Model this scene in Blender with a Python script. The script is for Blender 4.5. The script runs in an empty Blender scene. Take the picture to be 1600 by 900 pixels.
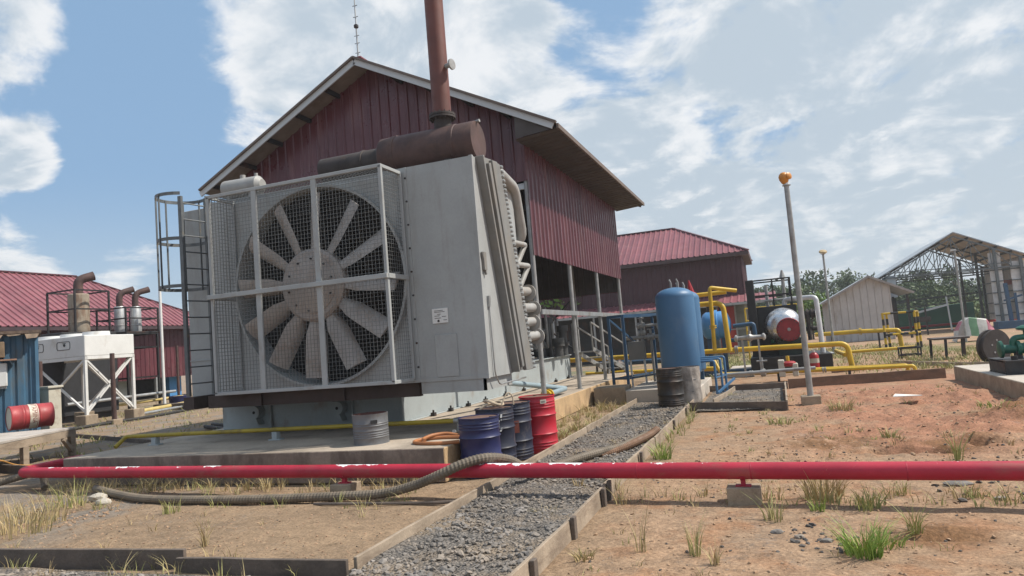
import bpy, bmesh, math, random
from mathutils import Vector, Matrix, noise

R = math.radians
S = bpy.context.scene
COL = S.collection
rnd = random.Random(7)

# ------------------------------------------------------------------ camera
# world axes: X runs along the hall's front (to the right), Y into the depth, Z up
FOC, PITCH, ROLL, YAW, EYE = 1097.5, .0785733, .0824334, .349635, 1.75
cam_d = bpy.data.cameras.new('camera')
cam = bpy.data.objects.new('camera', cam_d); COL.objects.link(cam)
cam_d.sensor_width = 36.0
cam_d.lens = 36.0 * FOC / 1600.0
cam_d.clip_start = .05; cam_d.clip_end = 3000
cam.location = (0, 0, EYE)
cam.matrix_world = (Matrix.Translation((0, 0, EYE)) @ Matrix.Rotation(YAW, 4, 'Z') @
                    Matrix.Rotation(R(90) + PITCH, 4, 'X') @ Matrix.Rotation(-ROLL, 4, 'Z'))
S.camera = cam

# ------------------------------------------------------------------ sky, clouds, sun, exposure
SUN_AZ_VEC = (.94, .34); SUN_EL = 51.0
SUN_E, SKY_E = 5.0, .10
az = math.atan2(SUN_AZ_VEC[0], SUN_AZ_VEC[1])          # from +Y towards +X
S.view_settings.view_transform = 'Standard'; S.view_settings.look = 'None'
S.view_settings.exposure = 0.12; S.view_settings.gamma = 1.0; S.view_settings.use_curve_mapping = False
S.cycles.use_denoising = True
S.cycles.max_bounces = 6; S.cycles.diffuse_bounces = 3; S.cycles.glossy_bounces = 3
S.cycles.transparent_max_bounces = 6


def ray(u, v):
    a = (u - 800) / FOC; b = -(v - 450) / FOC
    c, s = math.cos(ROLL), math.sin(ROLL)
    x = a * c + b * s; y = -a * s + b * c
    d = (x, math.cos(PITCH) - y * math.sin(PITCH), math.sin(PITCH) + y * math.cos(PITCH))
    c, s = math.cos(YAW), math.sin(YAW)
    return Vector((d[0] * c - d[1] * s, d[0] * s + d[1] * c, d[2]))


EYEV = Vector((0, 0, EYE))
FWD = Vector((-math.sin(YAW), math.cos(YAW), 0)); RGT = Vector((math.cos(YAW), math.sin(YAW), 0))


def G(u, v, z=0.0):            # survey helpers: where a sight line meets a level, a depth plane ...
    r = ray(u, v); return EYEV + r * ((z - EYE) / r.z)


def PY(u, v, y):
    r = ray(u, v); return EYEV + r * (y / r.y)


def PX(u, v, x):
    r = ray(u, v); return EYEV + r * (x / r.x)


def PF(u, v, f):
    r = ray(u, v); return EYEV + r * (f / r.dot(FWD))


world = bpy.data.worlds.new('World'); S.world = world
world.use_nodes = True
nt = world.node_tree; nt.nodes.clear()
N = nt.nodes.new; Lk = nt.links.new
out = N('ShaderNodeOutputWorld'); bg = N('ShaderNodeBackground'); Lk(bg.outputs[0], out.inputs[0])
bg.inputs[1].default_value = SKY_E
sky = N('ShaderNodeTexSky'); sky.sky_type = 'NISHITA'; sky.sun_disc = False
sky.sun_elevation = R(SUN_EL); sky.sun_rotation = az
sky.air_density = 1.0; sky.dust_density = 1.5; sky.ozone_density = 1.2
tc = N('ShaderNodeTexCoord')


def vmath(op, a, b=None):
    n = N('ShaderNodeVectorMath'); n.operation = op
    for i, q in enumerate((a, b)):
        if q is None: continue
        if isinstance(q, (tuple, list, Vector)): n.inputs[i].default_value = tuple(q)
        else: Lk(q, n.inputs[i])
    return n


def fmath(op, a, b=0.0, clamp=False):
    n = N('ShaderNodeMath'); n.operation = op; n.use_clamp = clamp
    for i, q in enumerate((a, b)):
        if isinstance(q, (int, float)): n.inputs[i].default_value = q
        else: Lk(q, n.inputs[i])
    return n.outputs[0]


def mrange(x, a, b, c, d, smooth=True):
    n = N('ShaderNodeMapRange'); n.interpolation_type = 'SMOOTHSTEP' if smooth else 'LINEAR'
    Lk(x, n.inputs[0])
    for i, q in enumerate((a, b, c, d)): n.inputs[i + 1].default_value = q
    return n.outputs[0]


def mixc(f, a, b):
    n = N('ShaderNodeMix'); n.data_type = 'RGBA'
    if isinstance(f, (int, float)): n.inputs[0].default_value = f
    else: Lk(f, n.inputs[0])
    for i, q in ((6, a), (7, b)):
        if isinstance(q, tuple): n.inputs[i].default_value = (*q, 1)
        else: Lk(q, n.inputs[i])
    return n.outputs[2]


def wnoise(vec, scale, det=7, rough=.55, dist=0.0):
    n = N('ShaderNodeTexNoise'); Lk(vec, n.inputs['Vector'])
    n.inputs['Scale'].default_value = scale; n.inputs['Detail'].default_value = det
    n.inputs['Roughness'].default_value = rough; n.inputs['Distortion'].default_value = dist
    return n.outputs[0]


dirv = tc.outputs['Generated']
sep = N('ShaderNodeSeparateXYZ'); Lk(dirv, sep.inputs[0])
den = fmath('ADD', fmath('MAXIMUM', sep.outputs[2], 0.0), .30)
cmb = N('ShaderNodeCombineXYZ')
Lk(fmath('DIVIDE', sep.outputs[0], den), cmb.inputs[0]); Lk(fmath('DIVIDE', sep.outputs[1], den), cmb.inputs[1])
cl = cmb.outputs[0]
NP = (3.1, 13, .60, .35)
n1 = wnoise(cl, *NP)
n1s = wnoise(vmath('ADD', cl, (.045, .030, 0)).outputs[0], *NP)      # the same field a step towards the sun
n2 = wnoise(vmath('ADD', cl, (3.3, 1.7, 0)).outputs[0], 7.5, 10, .62, .2)
cov = fmath('ADD', n1, fmath('MULTIPLY', fmath('SUBTRACT', n2, .5), .30))
# where the big clouds and the blue gaps lie on the sky (direction, angular radius, weight)
BLOBS = [((170, 170), 11, -.24), ((230, 60), 7, -.10), ((60, 330), 6, -.20), ((200, 330), 8, -.20), ((25, 30), 6, .10), ((120, 20), 5, .06),
         ((20, 190), 4.5, .14), ((20, 90), 5, .14), ((60, 245), 3.5, .26), ((15, 262), 3.5, .2), ((30, 400), 4, .25), ((200, 395), 3.5, .22),
         ((420, 110), 8, .18), ((560, 70), 9, .10), ((860, 190), 12, .16), ((1060, 280), 8, .14),
         ((930, 45), 5, -.20), ((1000, 250), 4, -.08), ((1180, 60), 6, .14), ((1400, 170), 18, .16), ((1000, 330), 9, .12), ((1500, 330), 9, .10), ((700, 30), 9, .10), ((270, 280), 5, -.02)]
for (px_, w_, k_) in BLOBS:
    dd = ray(*px_).normalized()
    dot = vmath('DOT_PRODUCT', dirv, dd).outputs['Value']
    cov = fmath('ADD', cov, mrange(dot, math.cos(R(w_)), 1.0, 0.0, k_))
cfac = mrange(cov, .43, .60, 0.0, 1.0)
thick = mrange(cov, .50, .80, 0.0, 1.0)
n3 = wnoise(vmath('ADD', cl, (7.3, 2.7, 0)).outputs[0], 1.6, 6, .5)
relief = fmath('MULTIPLY', fmath('SUBTRACT', n1, n1s), 2.6)
shade = fmath('ADD', fmath('MULTIPLY', n3, .55), fmath('MULTIPLY', thick, .30))
shade = fmath('SUBTRACT', shade, relief)
gdot = vmath('DOT_PRODUCT', dirv, ray(1430, 150).normalized()).outputs['Value']
shade = fmath('ADD', shade, mrange(gdot, math.cos(R(26)), 1.0, 0.0, .13))
gd2 = vmath('DOT_PRODUCT', dirv, ray(520, 120).normalized()).outputs['Value']
shade = fmath('SUBTRACT', shade, mrange(gd2, math.cos(R(16)), 1.0, 0.0, .10))
shade_f = mrange(shade, .18, .66, 0.0, 1.0)
K = 1.0 / SKY_E
ccol = mixc(shade_f, (.84 * K, .855 * K, .87 * K), (.50 * K, .58 * K, .655 * K))
# pale band of haze low in the sky
hz = mrange(sep.outputs[2], -.02, .26, 1.0, 0.0)
blue = mixc(.75, sky.outputs[0], (.285 * K, .46 * K, .69 * K))
base = mixc(fmath('MULTIPLY', hz, .70), blue, (.56 * K, .66 * K, .72 * K))
tot = mixc(fmath('MULTIPLY', cfac, .93), base, ccol)
tot = mixc(fmath('MULTIPLY', hz, .22), tot, (.56 * K, .63 * K, .67 * K))
Lk(tot, bg.inputs[0])

sl = bpy.data.lights.new('sun', 'SUN'); so = bpy.data.objects.new('sun', sl); COL.objects.link(so)
sl.energy = SUN_E; sl.angle = R(.6); sl.color = (1.0, .93, .83)
ce = math.cos(R(SUN_EL)); n_ = math.hypot(*SUN_AZ_VEC)
sdir = Vector((SUN_AZ_VEC[0] / n_ * ce, SUN_AZ_VEC[1] / n_ * ce, math.sin(R(SUN_EL))))
so.rotation_euler = sdir.to_track_quat('Z', 'Y').to_euler()
so.location = sdir * 60

# ------------------------------------------------------------------ materials
MATS = {}


def M(name, c, rough=.6, metal=0.0, var=.18, scale=2.5, dirt=None, damt=.5, dscale=(1.2, 1.2, .5), dthr=.52,
      bump=0.0, bscale=40, fine=.0, spec=.5, top=None, panels=None):
    """Procedural paint/metal/earth: base colour with large blotches, fine grain, and dirt or rust of its own shape."""
    if name in MATS: return MATS[name]
    m = bpy.data.materials.new(name); m.use_nodes = True; MATS[name] = m
    t = m.node_tree; nn = t.nodes.new; lk = t.links.new
    b = t.nodes['Principled BSDF']
    b.inputs['Metallic'].default_value = metal
    b.inputs['Specular IOR Level'].default_value = spec
    tcn = nn('ShaderNodeTexCoord'); oi = nn('ShaderNodeObjectInfo')
    off = nn('ShaderNodeVectorMath'); off.operation = 'MULTIPLY_ADD'
    cx = nn('ShaderNodeCombineXYZ')
    for i in range(3): lk(oi.outputs['Random'], cx.inputs[i])
    lk(cx.outputs[0], off.inputs[0]); off.inputs[1].default_value = (37, 53, 71); lk(tcn.outputs['Object'], off.inputs[2])
    P = off.outputs[0]

    def nz(scale, det=5, rough=.6, sc=None):
        v = P
        if sc:
            mp = nn('ShaderNodeVectorMath'); mp.operation = 'MULTIPLY'; mp.inputs[1].default_value = sc
            lk(P, mp.inputs[0]); v = mp.outputs[0]
        n = nn('ShaderNodeTexNoise'); lk(v, n.inputs['Vector'])
        n.inputs['Scale'].default_value = scale; n.inputs['Detail'].default_value = det; n.inputs['Roughness'].default_value = rough
        return n.outputs[0]

    def rng(x, a, b_, c_, d_):
        n = nn('ShaderNodeMapRange'); lk(x, n.inputs[0])
        for i, q in enumerate((a, b_, c_, d_)): n.inputs[i + 1].default_value = q
        return n.outputs[0]

    def mx(f, a, b_):
        n = nn('ShaderNodeMix'); n.data_type = 'RGBA'; lk(f, n.inputs[0])
        for i, q in ((6, a), (7, b_)):
            if isinstance(q, tuple): n.inputs[i].default_value = (*q, 1)
            else: lk(q, n.inputs[i])
        return n.outputs[2]
    lo = tuple(max(0, q * (1 - var)) for q in c); hi = tuple(min(1, q * (1 + var)) for q in c)
    col = mx(rng(nz(scale), .33, .67, 0, 1), lo, hi)
    if fine:
        f = nz(scale * 22, 3, .7)
        lo2 = tuple(q * (1 - fine) for q in c)
        g = nn('ShaderNodeMix'); g.data_type = 'RGBA'; g.blend_type = 'MULTIPLY'
        g.inputs[0].default_value = 1.0
        cr = nn('ShaderNodeCombineXYZ'); rr = rng(f, .3, .7, 1 - fine, 1 + fine * .6)
        for i in range(3): lk(rr, cr.inputs[i])
        lk(col, g.inputs[6]); lk(cr.outputs[0], g.inputs[7]); col = g.outputs[2]
    if panels:                                  # each sheet of cladding weathers a little differently
        sp = nn('ShaderNodeSeparateXYZ'); lk(tcn.outputs['Object'], sp.inputs[0]); val = None
        for ch in panels[0]:
            o_ = sp.outputs['XYZ'.index(ch)]
            if val is None: val = o_
            else:
                ad = nn('ShaderNodeMath'); ad.operation = 'ADD'; lk(val, ad.inputs[0]); lk(o_, ad.inputs[1]); val = ad.outputs[0]
        dv = nn('ShaderNodeMath'); dv.operation = 'DIVIDE'; lk(val, dv.inputs[0]); dv.inputs[1].default_value = panels[1]
        fl_ = nn('ShaderNodeMath'); fl_.operation = 'FLOOR'; lk(dv.outputs[0], fl_.inputs[0])
        wn = nn('ShaderNodeTexWhiteNoise'); wn.noise_dimensions = '1D'; lk(fl_.outputs[0], wn.inputs['W'])
        g = nn('ShaderNodeMix'); g.data_type = 'RGBA'; g.blend_type = 'MULTIPLY'; g.inputs[0].default_value = 1.0
        cr = nn('ShaderNodeCombineXYZ'); rr = rng(wn.outputs['Value'], 0, 1, 1 - panels[2], 1 + panels[2])
        for i in range(3): lk(rr, cr.inputs[i])
        lk(col, g.inputs[6]); lk(cr.outputs[0], g.inputs[7]); col = g.outputs[2]
    rfac = None
    if dirt:
        d = nz(2.2, 7, .68, dscale)
        f = rng(d, dthr, dthr + .13, 0, damt)
        f.node.clamp = True
        col = mx(f, col, dirt); rfac = f
    if top:                                     # flakes of another colour on upward faces
        geo = nn('ShaderNodeNewGeometry'); sx = nn('ShaderNodeSeparateXYZ'); lk(geo.outputs['Normal'], sx.inputs[0])
        a1 = rng(sx.outputs[2], top[3] - .25, top[3] + .25, 0, 1)
        big = rng(nz(.9, 3, .5), .48, .60, 0, 1)
        sm = nz(9, 6, .65)
        mu = nn('ShaderNodeMath'); mu.operation = 'MULTIPLY'; lk(a1, mu.inputs[0]); lk(big, mu.inputs[1])
        ad = nn('ShaderNodeMath'); ad.operation = 'MULTIPLY_ADD'; lk(mu.outputs[0], ad.inputs[0]); ad.inputs[1].default_value = .42; lk(sm, ad.inputs[2])
        col = mx(rng(ad.outputs[0], .80, .82, 0, 1), col, top[:3])
    lk(col, b.inputs['Base Color'])
    rr = rng(nz(scale * 2.3), .3, .7, max(.05, rough - .1), min(1, rough + .12))
    if rfac is not None:
        a = nn('ShaderNodeMath'); a.operation = 'MAXIMUM'; lk(rr, a.inputs[0])
        mm = nn('ShaderNodeMath'); mm.operation = 'MULTIPLY'; lk(rfac, mm.inputs[0]); mm.inputs[1].default_value = .8
        lk(mm.outputs[0], a.inputs[1]); rr = a.outputs[0]
    lk(rr, b.inputs['Roughness'])
    if bump:
        bp = nn('ShaderNodeBump'); bp.inputs['Strength'].default_value = bump; bp.inputs['Distance'].default_value = .02
        lk(nz(bscale, 5, .65), bp.inputs['Height']); lk(bp.outputs[0], b.inputs['Normal'])
    return m


RUST = (.11, .045, .022); MUD = (.25, .15, .085)
galv = M('galvanised_steel', (.36, .37, .37), .45, .55, .15, 4, (.2, .15, .1), .5)
galv_pipe = M('grey_steel_pipe', (.33, .33, .32), .5, .4, .2, 5, RUST, .5, dthr=.57)
unit_grey = M('unit_grey_paint', (.325, .338, .335), .5, 0, .10, 1.1, (.235, .22, .195), .5, (1.5, 1.5, .24), .53, .03, 18, .05)
unit_frame = M('unit_frame_paint', (.335, .35, .35), .5, 0, .1, 2, (.24, .2, .16), .5, (2, 2, 1), .55)
unit_dust = M('dusty_grey_paint', (.185, .185, .178), .65, 0, .16, 2.4, (.22, .195, .16), .5, (1, 1, .6), .48)
dark_inside = M('dark_cooler_core', (.022, .022, .023), .85, 0, .3, 3)
blade_m = M('dusty_blade_metal', (.36, .335, .315), .5, .1, .14, 3, (.27, .21, .16), .6, (2, 2, 1.4), .50)
hub_m = M('dusty_hub_metal', (.35, .315, .29), .55, .1, .12, 3, (.28, .2, .15), .6, (1, 1, 1), .49)
wire_m = M('wire_mesh_metal', (.15, .155, .155), .55, .2, .1, 3)
skid_m = M('skid_grey_paint', (.34, .375, .38), .55, 0, .10, 1.2, (.22, .16, .11), .6, (.8, .8, .5), .55, .02, 20, .05)
brown_under = M('brown_primer', (.06, .042, .036), .8, 0, .25, 2)
concrete = M('pad_concrete', (.40, .335, .265), .88, 0, .16, .8, (.20, .165, .13), .65, (.5, .5, .8), .5, .25, 30, .14)
concrete_side = M('stained_concrete', (.24, .195, .155), .9, 0, .25, 1.3, (.11, .085, .068), .75, (.9, .9, .35), .46, .3, 25, .15)
concrete_ochre = M('ochre_concrete', (.45, .31, .17), .9, 0, .22, 1.3, (.20, .13, .075), .7, (1, 1, .5), .5, .3, 25, .12)
concrete_new = M('pale_concrete', (.47, .42, .36), .85, 0, .1, 1.5, (.33, .27, .21), .6, (.7, .7, .7), .52, .2, 35, .1)
block_m = M('block_concrete', (.31, .245, .175), .9, 0, .2, 3, (.17, .12, .08), .6, (2, 2, 1.2), .5, .3, 30, .15)
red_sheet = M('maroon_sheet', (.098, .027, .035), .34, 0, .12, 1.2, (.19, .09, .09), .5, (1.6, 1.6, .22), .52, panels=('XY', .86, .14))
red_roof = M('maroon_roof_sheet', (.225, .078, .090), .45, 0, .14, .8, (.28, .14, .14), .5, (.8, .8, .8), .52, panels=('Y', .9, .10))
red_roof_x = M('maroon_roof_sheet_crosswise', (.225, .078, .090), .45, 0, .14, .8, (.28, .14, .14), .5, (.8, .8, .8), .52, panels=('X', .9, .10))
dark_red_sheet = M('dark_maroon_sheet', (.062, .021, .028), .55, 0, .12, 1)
soffit_m = M('bare_roof_underside', (.25, .21, .18), .65, .2, .2, 1.5, (.15, .1, .07), .5)
white_trim = M('white_trim', (.50, .53, .55), .5, 0, .06, 1)
brown_trim = M('brown_trim', (.14, .105, .085), .6, 0, .15, 2)
dark_steel = M('dark_steel', (.03, .03, .032), .6, .2, .3, 3, RUST, .5)
black_m = M('black_paint', (.012, .012, .013), .5, 0, .2, 3, (.06, .05, .04), .4)
rust_m = M('rusty_steel', (.080, .046, .041), .68, .15, .3, 2.5, (.12, .068, .05), .6, (1, 1, 1), .52)
rust_dark = M('burnt_steel', (.055, .045, .042), .75, .2, .3, 2.5, (.16, .09, .05), .6, (1, 1, 1), .60)
stack_m = M('red_oxide_stack', (.125, .042, .032), .62, 0, .16, 2, (.12, .05, .04), .6, (1.5, 1.5, .35), .53)
firered = M('fire_red_paint', (.42, .016, .042), .56, 0, .16, 1.6, (.27, .085, .065), .55, (.8, 2, 2), .54, .03, 30, .05, .5, (.80, .79, .80, .80))
yellow = M('yellow_pipe_paint', (.56, .36, .02), .45, 0, .12, 2, (.34, .2, .03), .5, (2, 2, 2), .56)
yellow_dull = M('dull_yellow_pipe', (.36, .26, .02), .5, 0, .15, 2, (.16, .11, .03), .6, (2, 2, 2), .52)
blue_tank = M('blue_tank_paint', (.052, .145, .275), .45, 0, .08, 1.2, (.10, .18, .28), .5, (1, 1, .5), .53, .02, 20)
blue_dk = M('blue_steel_paint', (.022, .07, .14), .5, 0, .15, 2, (.05, .08, .12), .5)
blue_br = M('bright_blue_paint', (.07, .24, .50), .45, 0, .12, 2)
cont_blue = M('container_blue', (.048, .12, .195), .6, 0, .18, 1, (.10, .11, .11), .6, (1.2, 1.2, .4), .52)
drum_blue = M('drum_navy', (.017, .021, .082), .42, 0, .2, 3, (.10, .07, .06), .6, (1.5, 1.5, .9), .57)
drum_dark = M('drum_dark_navy', (.014, .017, .036), .5, 0, .3, 3, (.15, .12, .10), .6, (1.5, 1.5, 1), .56)
drum_red = M('drum_red', (.42, .014, .03), .42, 0, .1, 3, (.22, .03, .03), .6, (1.5, 1.5, .8), .56)
drum_black = M('drum_tarry_black', (.022, .018, .016), .5, 0, .4, 3, (.12, .075, .05), .6, (1.2, 1.2, .5), .53)
drum_grey = M('drum_grey', (.145, .148, .155), .5, .15, .12, 3, (.11, .085, .07), .6, (1, 1, 1.3), .55)
lid_rust = M('rusty_lid', (.13, .075, .055), .75, 0, .3, 5, (.06, .03, .02), .6)
wood = M('weathered_board', (.315, .25, .185), .85, 0, .22, 2, (.14, .10, .07), .6, (.7, .7, 3), .5, .35, 35, .15)
wood_dk = M('dark_board', (.12, .095, .078), .85, 0, .3, 2, (.22, .17, .13), .5, (.8, .8, 2), .52, .35, 35, .15)
wood_red = M('clay_stained_board', (.20, .12, .078), .88, 0, .25, 1.5, (.11, .075, .055), .6, (.7, .7, 2), .5, .3, 30, .15)
white_p = M('white_paint', (.66, .66, .64), .55, 0, .06, 2, (.42, .37, .30), .5, (1, 1, .5), .56)
cream = M('cream_paint', (.50, .47, .39), .6, 0, .1, 3, (.25, .18, .12), .6, (2, 2, 2), .54)
hose_m = M('ribbed_hose', (.15, .122, .09), .7, 0, .25, 4, (.24, .18, .12), .55, (2, 2, 2), .52)
hose_rust = M('rust_brown_hose', (.17, .095, .055), .75, 0, .25, 4)
orange_hose = M('orange_hose_rubber', (.38, .15, .055), .6, 0, .15, 4)
rope_m = M('pale_rope', (.45, .37, .27), .9, 0, .2, 20)
silver = M('crinkled_foil', (.62, .62, .62), .28, .9, .1, 3, bump=.35, bscale=9)
green_m = M('pump_green_paint', (.012, .10, .065), .45, 0, .2, 3)
dkgreen = M('dark_green_tarp', (.014, .085, .062), .6, 0, .2, .6)
shed_wall = M('pale_shed_sheet', (.50, .48, .46), .6, .1, .08, 1.2, (.3, .24, .18), .5, (1, 1, .4), .56)
shed_roof = M('zinc_roof_sheet', (.36, .40, .43), .5, .3, .1, .8)
shed_under_bounce = M('zinc_underside_bounce_tint', (.72, .64, .56), .65, .0, .12, .8)  # paler than the zinc top: bounce light from the ground put into the colour
orange_m = M('amber_lens', (.55, .22, .03), .4, 0, .15, 9)
tan_m = M('tan_beacon', (.42, .31, .16), .5, 0, .15, 9)
red_m = M('red_enamel', (.34, .012, .016), .4, 0, .12, 3, (.18, .02, .02), .5)
paper_m = M('pale_litter', (.70, .68, .64), .7, 0, .08, 5)
plastic_m = M('dusty_plastic_wrap', (.34, .30, .265), .35, 0, .3, 5, (.1, .075, .06), .6, (2, 2, 1), .5, .5, 14)
bark = M('bark', (.10, .075, .055), .9, 0, .2, 4, bump=.3)
stone_m = M('grey_stone', (.20, .182, .165), .85, 0, .45, 3, (.31, .255, .20), .7, (1, 1, 1), .47, .3, 30, .2)
rock_m = M('brown_stone', (.33, .215, .135), .9, 0, .3, 6, bump=.4, bscale=20)
ink_m = M('dark_print', (.05, .045, .045), .7, 0, .1, 3)
print_red = M('faded_red_print', (.22, .06, .04), .7, 0, .2, 9)


def leaf(name, c, c2, scale=.9):
    m = M(name, c, .6, 0, .25, scale, c2, .8, (1, 1, 1), .47)
    b = m.node_tree.nodes['Principled BSDF']
    b.inputs['Specular IOR Level'].default_value = .25
    return m


leaf_dk = leaf('dark_leaves', (.050, .080, .032), (.085, .115, .045))
leaf_md = leaf('mid_leaves', (.075, .115, .038), (.12, .15, .055))
leaf_br = leaf('bright_leaves', (.11, .19, .03), (.16, .22, .05))
grass_g = leaf('green_grass', (.23, .33, .07), (.34, .36, .12), 6)
grass_d = leaf('dry_grass', (.44, .34, .18), (.33, .29, .13), 6)
grass_mid = leaf('half_dry_grass', (.30, .31, .11), (.40, .34, .17), 6)


# ------------------------------------------------------------------ mesh builder and scene helpers
class MB:
    def __init__(s): s.v = []; s.f = []

    def add(s, vs, fs):
        o = len(s.v); s.v += [Vector(p) for p in vs]; s.f += [tuple(i + o for i in q) for q in fs]; return s

    def box(s, x0, x1, y0, y1, z0, z1):
        return s.add([(x0, y0, z0), (x1, y0, z0), (x1, y1, z0), (x0, y1, z0), (x0, y0, z1), (x1, y0, z1), (x1, y1, z1), (x0, y1, z1)],
                     [(0, 3, 2, 1), (4, 5, 6, 7), (0, 1, 5, 4), (1, 2, 6, 5), (2, 3, 7, 6), (3, 0, 4, 7)])

    def bar(s, p, q, w, h=None, up=(0, 0, 1)):
        p = Vector(p); q = Vector(q); h = h or w
        d = (q - p).normalized(); up = Vector(up)
        if abs(d.dot(up)) > .98: up = Vector((0, 1, 0))
        a = d.cross(up).normalized() * (w / 2); b = a.cross(d).normalized() * (h / 2)
        vs = [p - a - b, p + a - b, p + a + b, p - a + b, q - a - b, q + a - b, q + a + b, q - a + b]
        return s.add(vs, [(0, 1, 2, 3), (7, 6, 5, 4), (0, 4, 5, 1), (1, 5, 6, 2), (2, 6, 7, 3), (3, 7, 4, 0)])

    def tube(s, pts, r, seg=10, caps=True, closed=False):
        pts = [Vector(p) for p in pts]; n = len(pts)
        rr = r if isinstance(r, (list, tuple)) else [r] * n
        t0 = (pts[1] - pts[0]).normalized()
        a = t0.cross(Vector((0, 0, 1)))
        if a.length < .05: a = t0.cross(Vector((0, 1, 0)))
        a.normalize(); vs = []
        for i, p in enumerate(pts):
            if closed: t = (pts[(i + 1) % n] - pts[i - 1])
            elif i == 0: t = pts[1] - pts[0]
            elif i == n - 1: t = pts[-1] - pts[-2]
            else: t = (pts[i] - pts[i - 1]).normalized() + (pts[i + 1] - pts[i]).normalized()
            t.normalize()
            a = (a - t * a.dot(t)); a.normalize(); b = t.cross(a)
            for k in range(seg):
                an = 2 * math.pi * k / seg
                vs.append(p + (a * math.cos(an) + b * math.sin(an)) * rr[i])
        fs = []
        for i in range(n if closed else n - 1):
            j = (i + 1) % n
            for k in range(seg):
                l = (k + 1) % seg
                fs.append((i * seg + k, i * seg + l, j * seg + l, j * seg + k))
        if caps and not closed:
            fs.append(tuple(range(seg - 1, -1, -1))); fs.append(tuple((n - 1) * seg + k for k in range(seg)))
        return s.add(vs, fs)

    def lathe(s, prof, c, axis=(0, 0, 1), seg=24, caps=True):
        """prof: list of (distance along axis, radius)."""
        c = Vector(c); ax = Vector(axis).normalized()
        a = ax.cross(Vector((0, 0, 1)))
        if a.length < .05: a = Vector((1, 0, 0))
        a.normalize(); b = ax.cross(a); vs = []
        for (z, r) in prof:
            for k in range(seg):
                an = 2 * math.pi * k / seg
                vs.append(c + ax * z + (a * math.cos(an) + b * math.sin(an)) * max(r, 1e-4))
        fs = []
        for i in range(len(prof) - 1):
            for k in range(seg):
                l = (k + 1) % seg
                fs.append((i * seg + k, i * seg + l, (i + 1) * seg + l, (i + 1) * seg + k))
        if caps:
            fs.append(tuple(range(seg - 1, -1, -1))); fs.append(tuple((len(prof) - 1) * seg + k for k in range(seg)))
        return s.add(vs, fs)

    def cyl(s, p, q, r, seg=14, r2=None):
        p = Vector(p); q = Vector(q)
        return s.lathe([(0, r), ((q - p).length, r if r2 is None else r2)], p, q - p, seg)

    def poly(s, pts, d):
        """extrude a polygon outline by vector d"""
        n = len(pts); d = Vector(d); vs = [Vector(p) for p in pts]; vs += [p + d for p in vs]
        fs = [tuple(range(n - 1, -1, -1)), tuple(range(n, 2 * n))]
        for i in range(n):
            j = (i + 1) % n; fs.append((i, j, n + j, n + i))
        return s.add(vs, fs)

    def sheet(s, p0, u, v, L, lo, hi, pitch=.2, depth=.025, rib=.35):
        """profiled metal sheet: ribs run along v, spaced along u"""
        p0 = Vector(p0); u = Vector(u).normalized(); v = Vector(v).normalized(); n = u.cross(v).normalized()
        lo_f = lo if callable(lo) else (lambda q: lo); hi_f = hi if callable(hi) else (lambda q: hi)
        k = max(1, int(L / pitch)); xs = []
        for i in range(k):
            b = L * i / k; st = L / k
            xs += [(b, 0), (b + st * (1 - rib), 0), (b + st * (1 - rib * .75), 1), (b + st * (1 - rib * .25), 1)]
        xs.append((L, 0)); vs = []; fs = []
        for (x, d) in xs:
            a = lo_f(x); b = max(hi_f(x), a + .001)
            vs.append(p0 + u * x + v * a + n * d * depth); vs.append(p0 + u * x + v * b + n * d * depth)
        for i in range(len(xs) - 1):
            fs.append((2 * i, 2 * i + 2, 2 * i + 3, 2 * i + 1))
        return s.add(vs, fs)

    def build(s, name, m, parent=None, smooth=False, loc=None, fix=True):
        base = Vector(loc) if loc is not None else Vector((0, 0, 0))
        o_par = parent
        org = world_org(parent) if parent else base
        if parent is None and loc is None:
            zs = [p.z for p in s.v]; base = Vector((sum(p.x for p in s.v) / len(s.v), sum(p.y for p in s.v) / len(s.v), min(zs))); org = base
        me = bpy.data.meshes.new(name)
        me.from_pydata([tuple(p - org) for p in s.v], [], s.f)
        if fix:
            bm = bmesh.new(); bm.from_mesh(me); bmesh.ops.recalc_face_normals(bm, faces=bm.faces); bm.to_mesh(me); bm.free()
        if smooth:
            me.polygons.foreach_set('use_smooth', [True] * len(me.polygons))
            try: me.set_sharp_from_angle(angle=R(38))
            except Exception: pass
        me.materials.append(m)
        o = bpy.data.objects.new(name, me); COL.objects.link(o)
        if parent: o.parent = o_par
        else: o.location = base
        return o


def world_org(o):
    p = Vector((0, 0, 0))
    while o is not None: p += o.location; o = o.parent
    return p


def tag(o, label, cat, group=None, kind=None):
    if label: o['label'] = label
    if cat: o['category'] = cat
    if group: o['group'] = group
    if kind: o['kind'] = kind
    return o


def thing(name, loc, label, cat, group=None):
    o = bpy.data.objects.new(name, None); COL.objects.link(o); o.location = loc; o.empty_display_size = .2
    return tag(o, label, cat, group)


def bev(o, w=.008, seg=1):
    md = o.modifiers.new('bevel', 'BEVEL'); md.width = w; md.segments = seg; md.limit_method = 'ANGLE'; md.angle_limit = R(50)
    return o


def dup(root, loc, label=None, rot=None):
    r = root.copy(); COL.objects.link(r); r.location = loc
    if rot is not None: r.rotation_euler = (0, 0, rot)
    if label: r['label'] = label
    for ch in list(root.children):
        c = ch.copy(); COL.objects.link(c); c.parent = r
        for g in list(ch.children):
            d = g.copy(); COL.objects.link(d); d.parent = c
    return r


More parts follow.
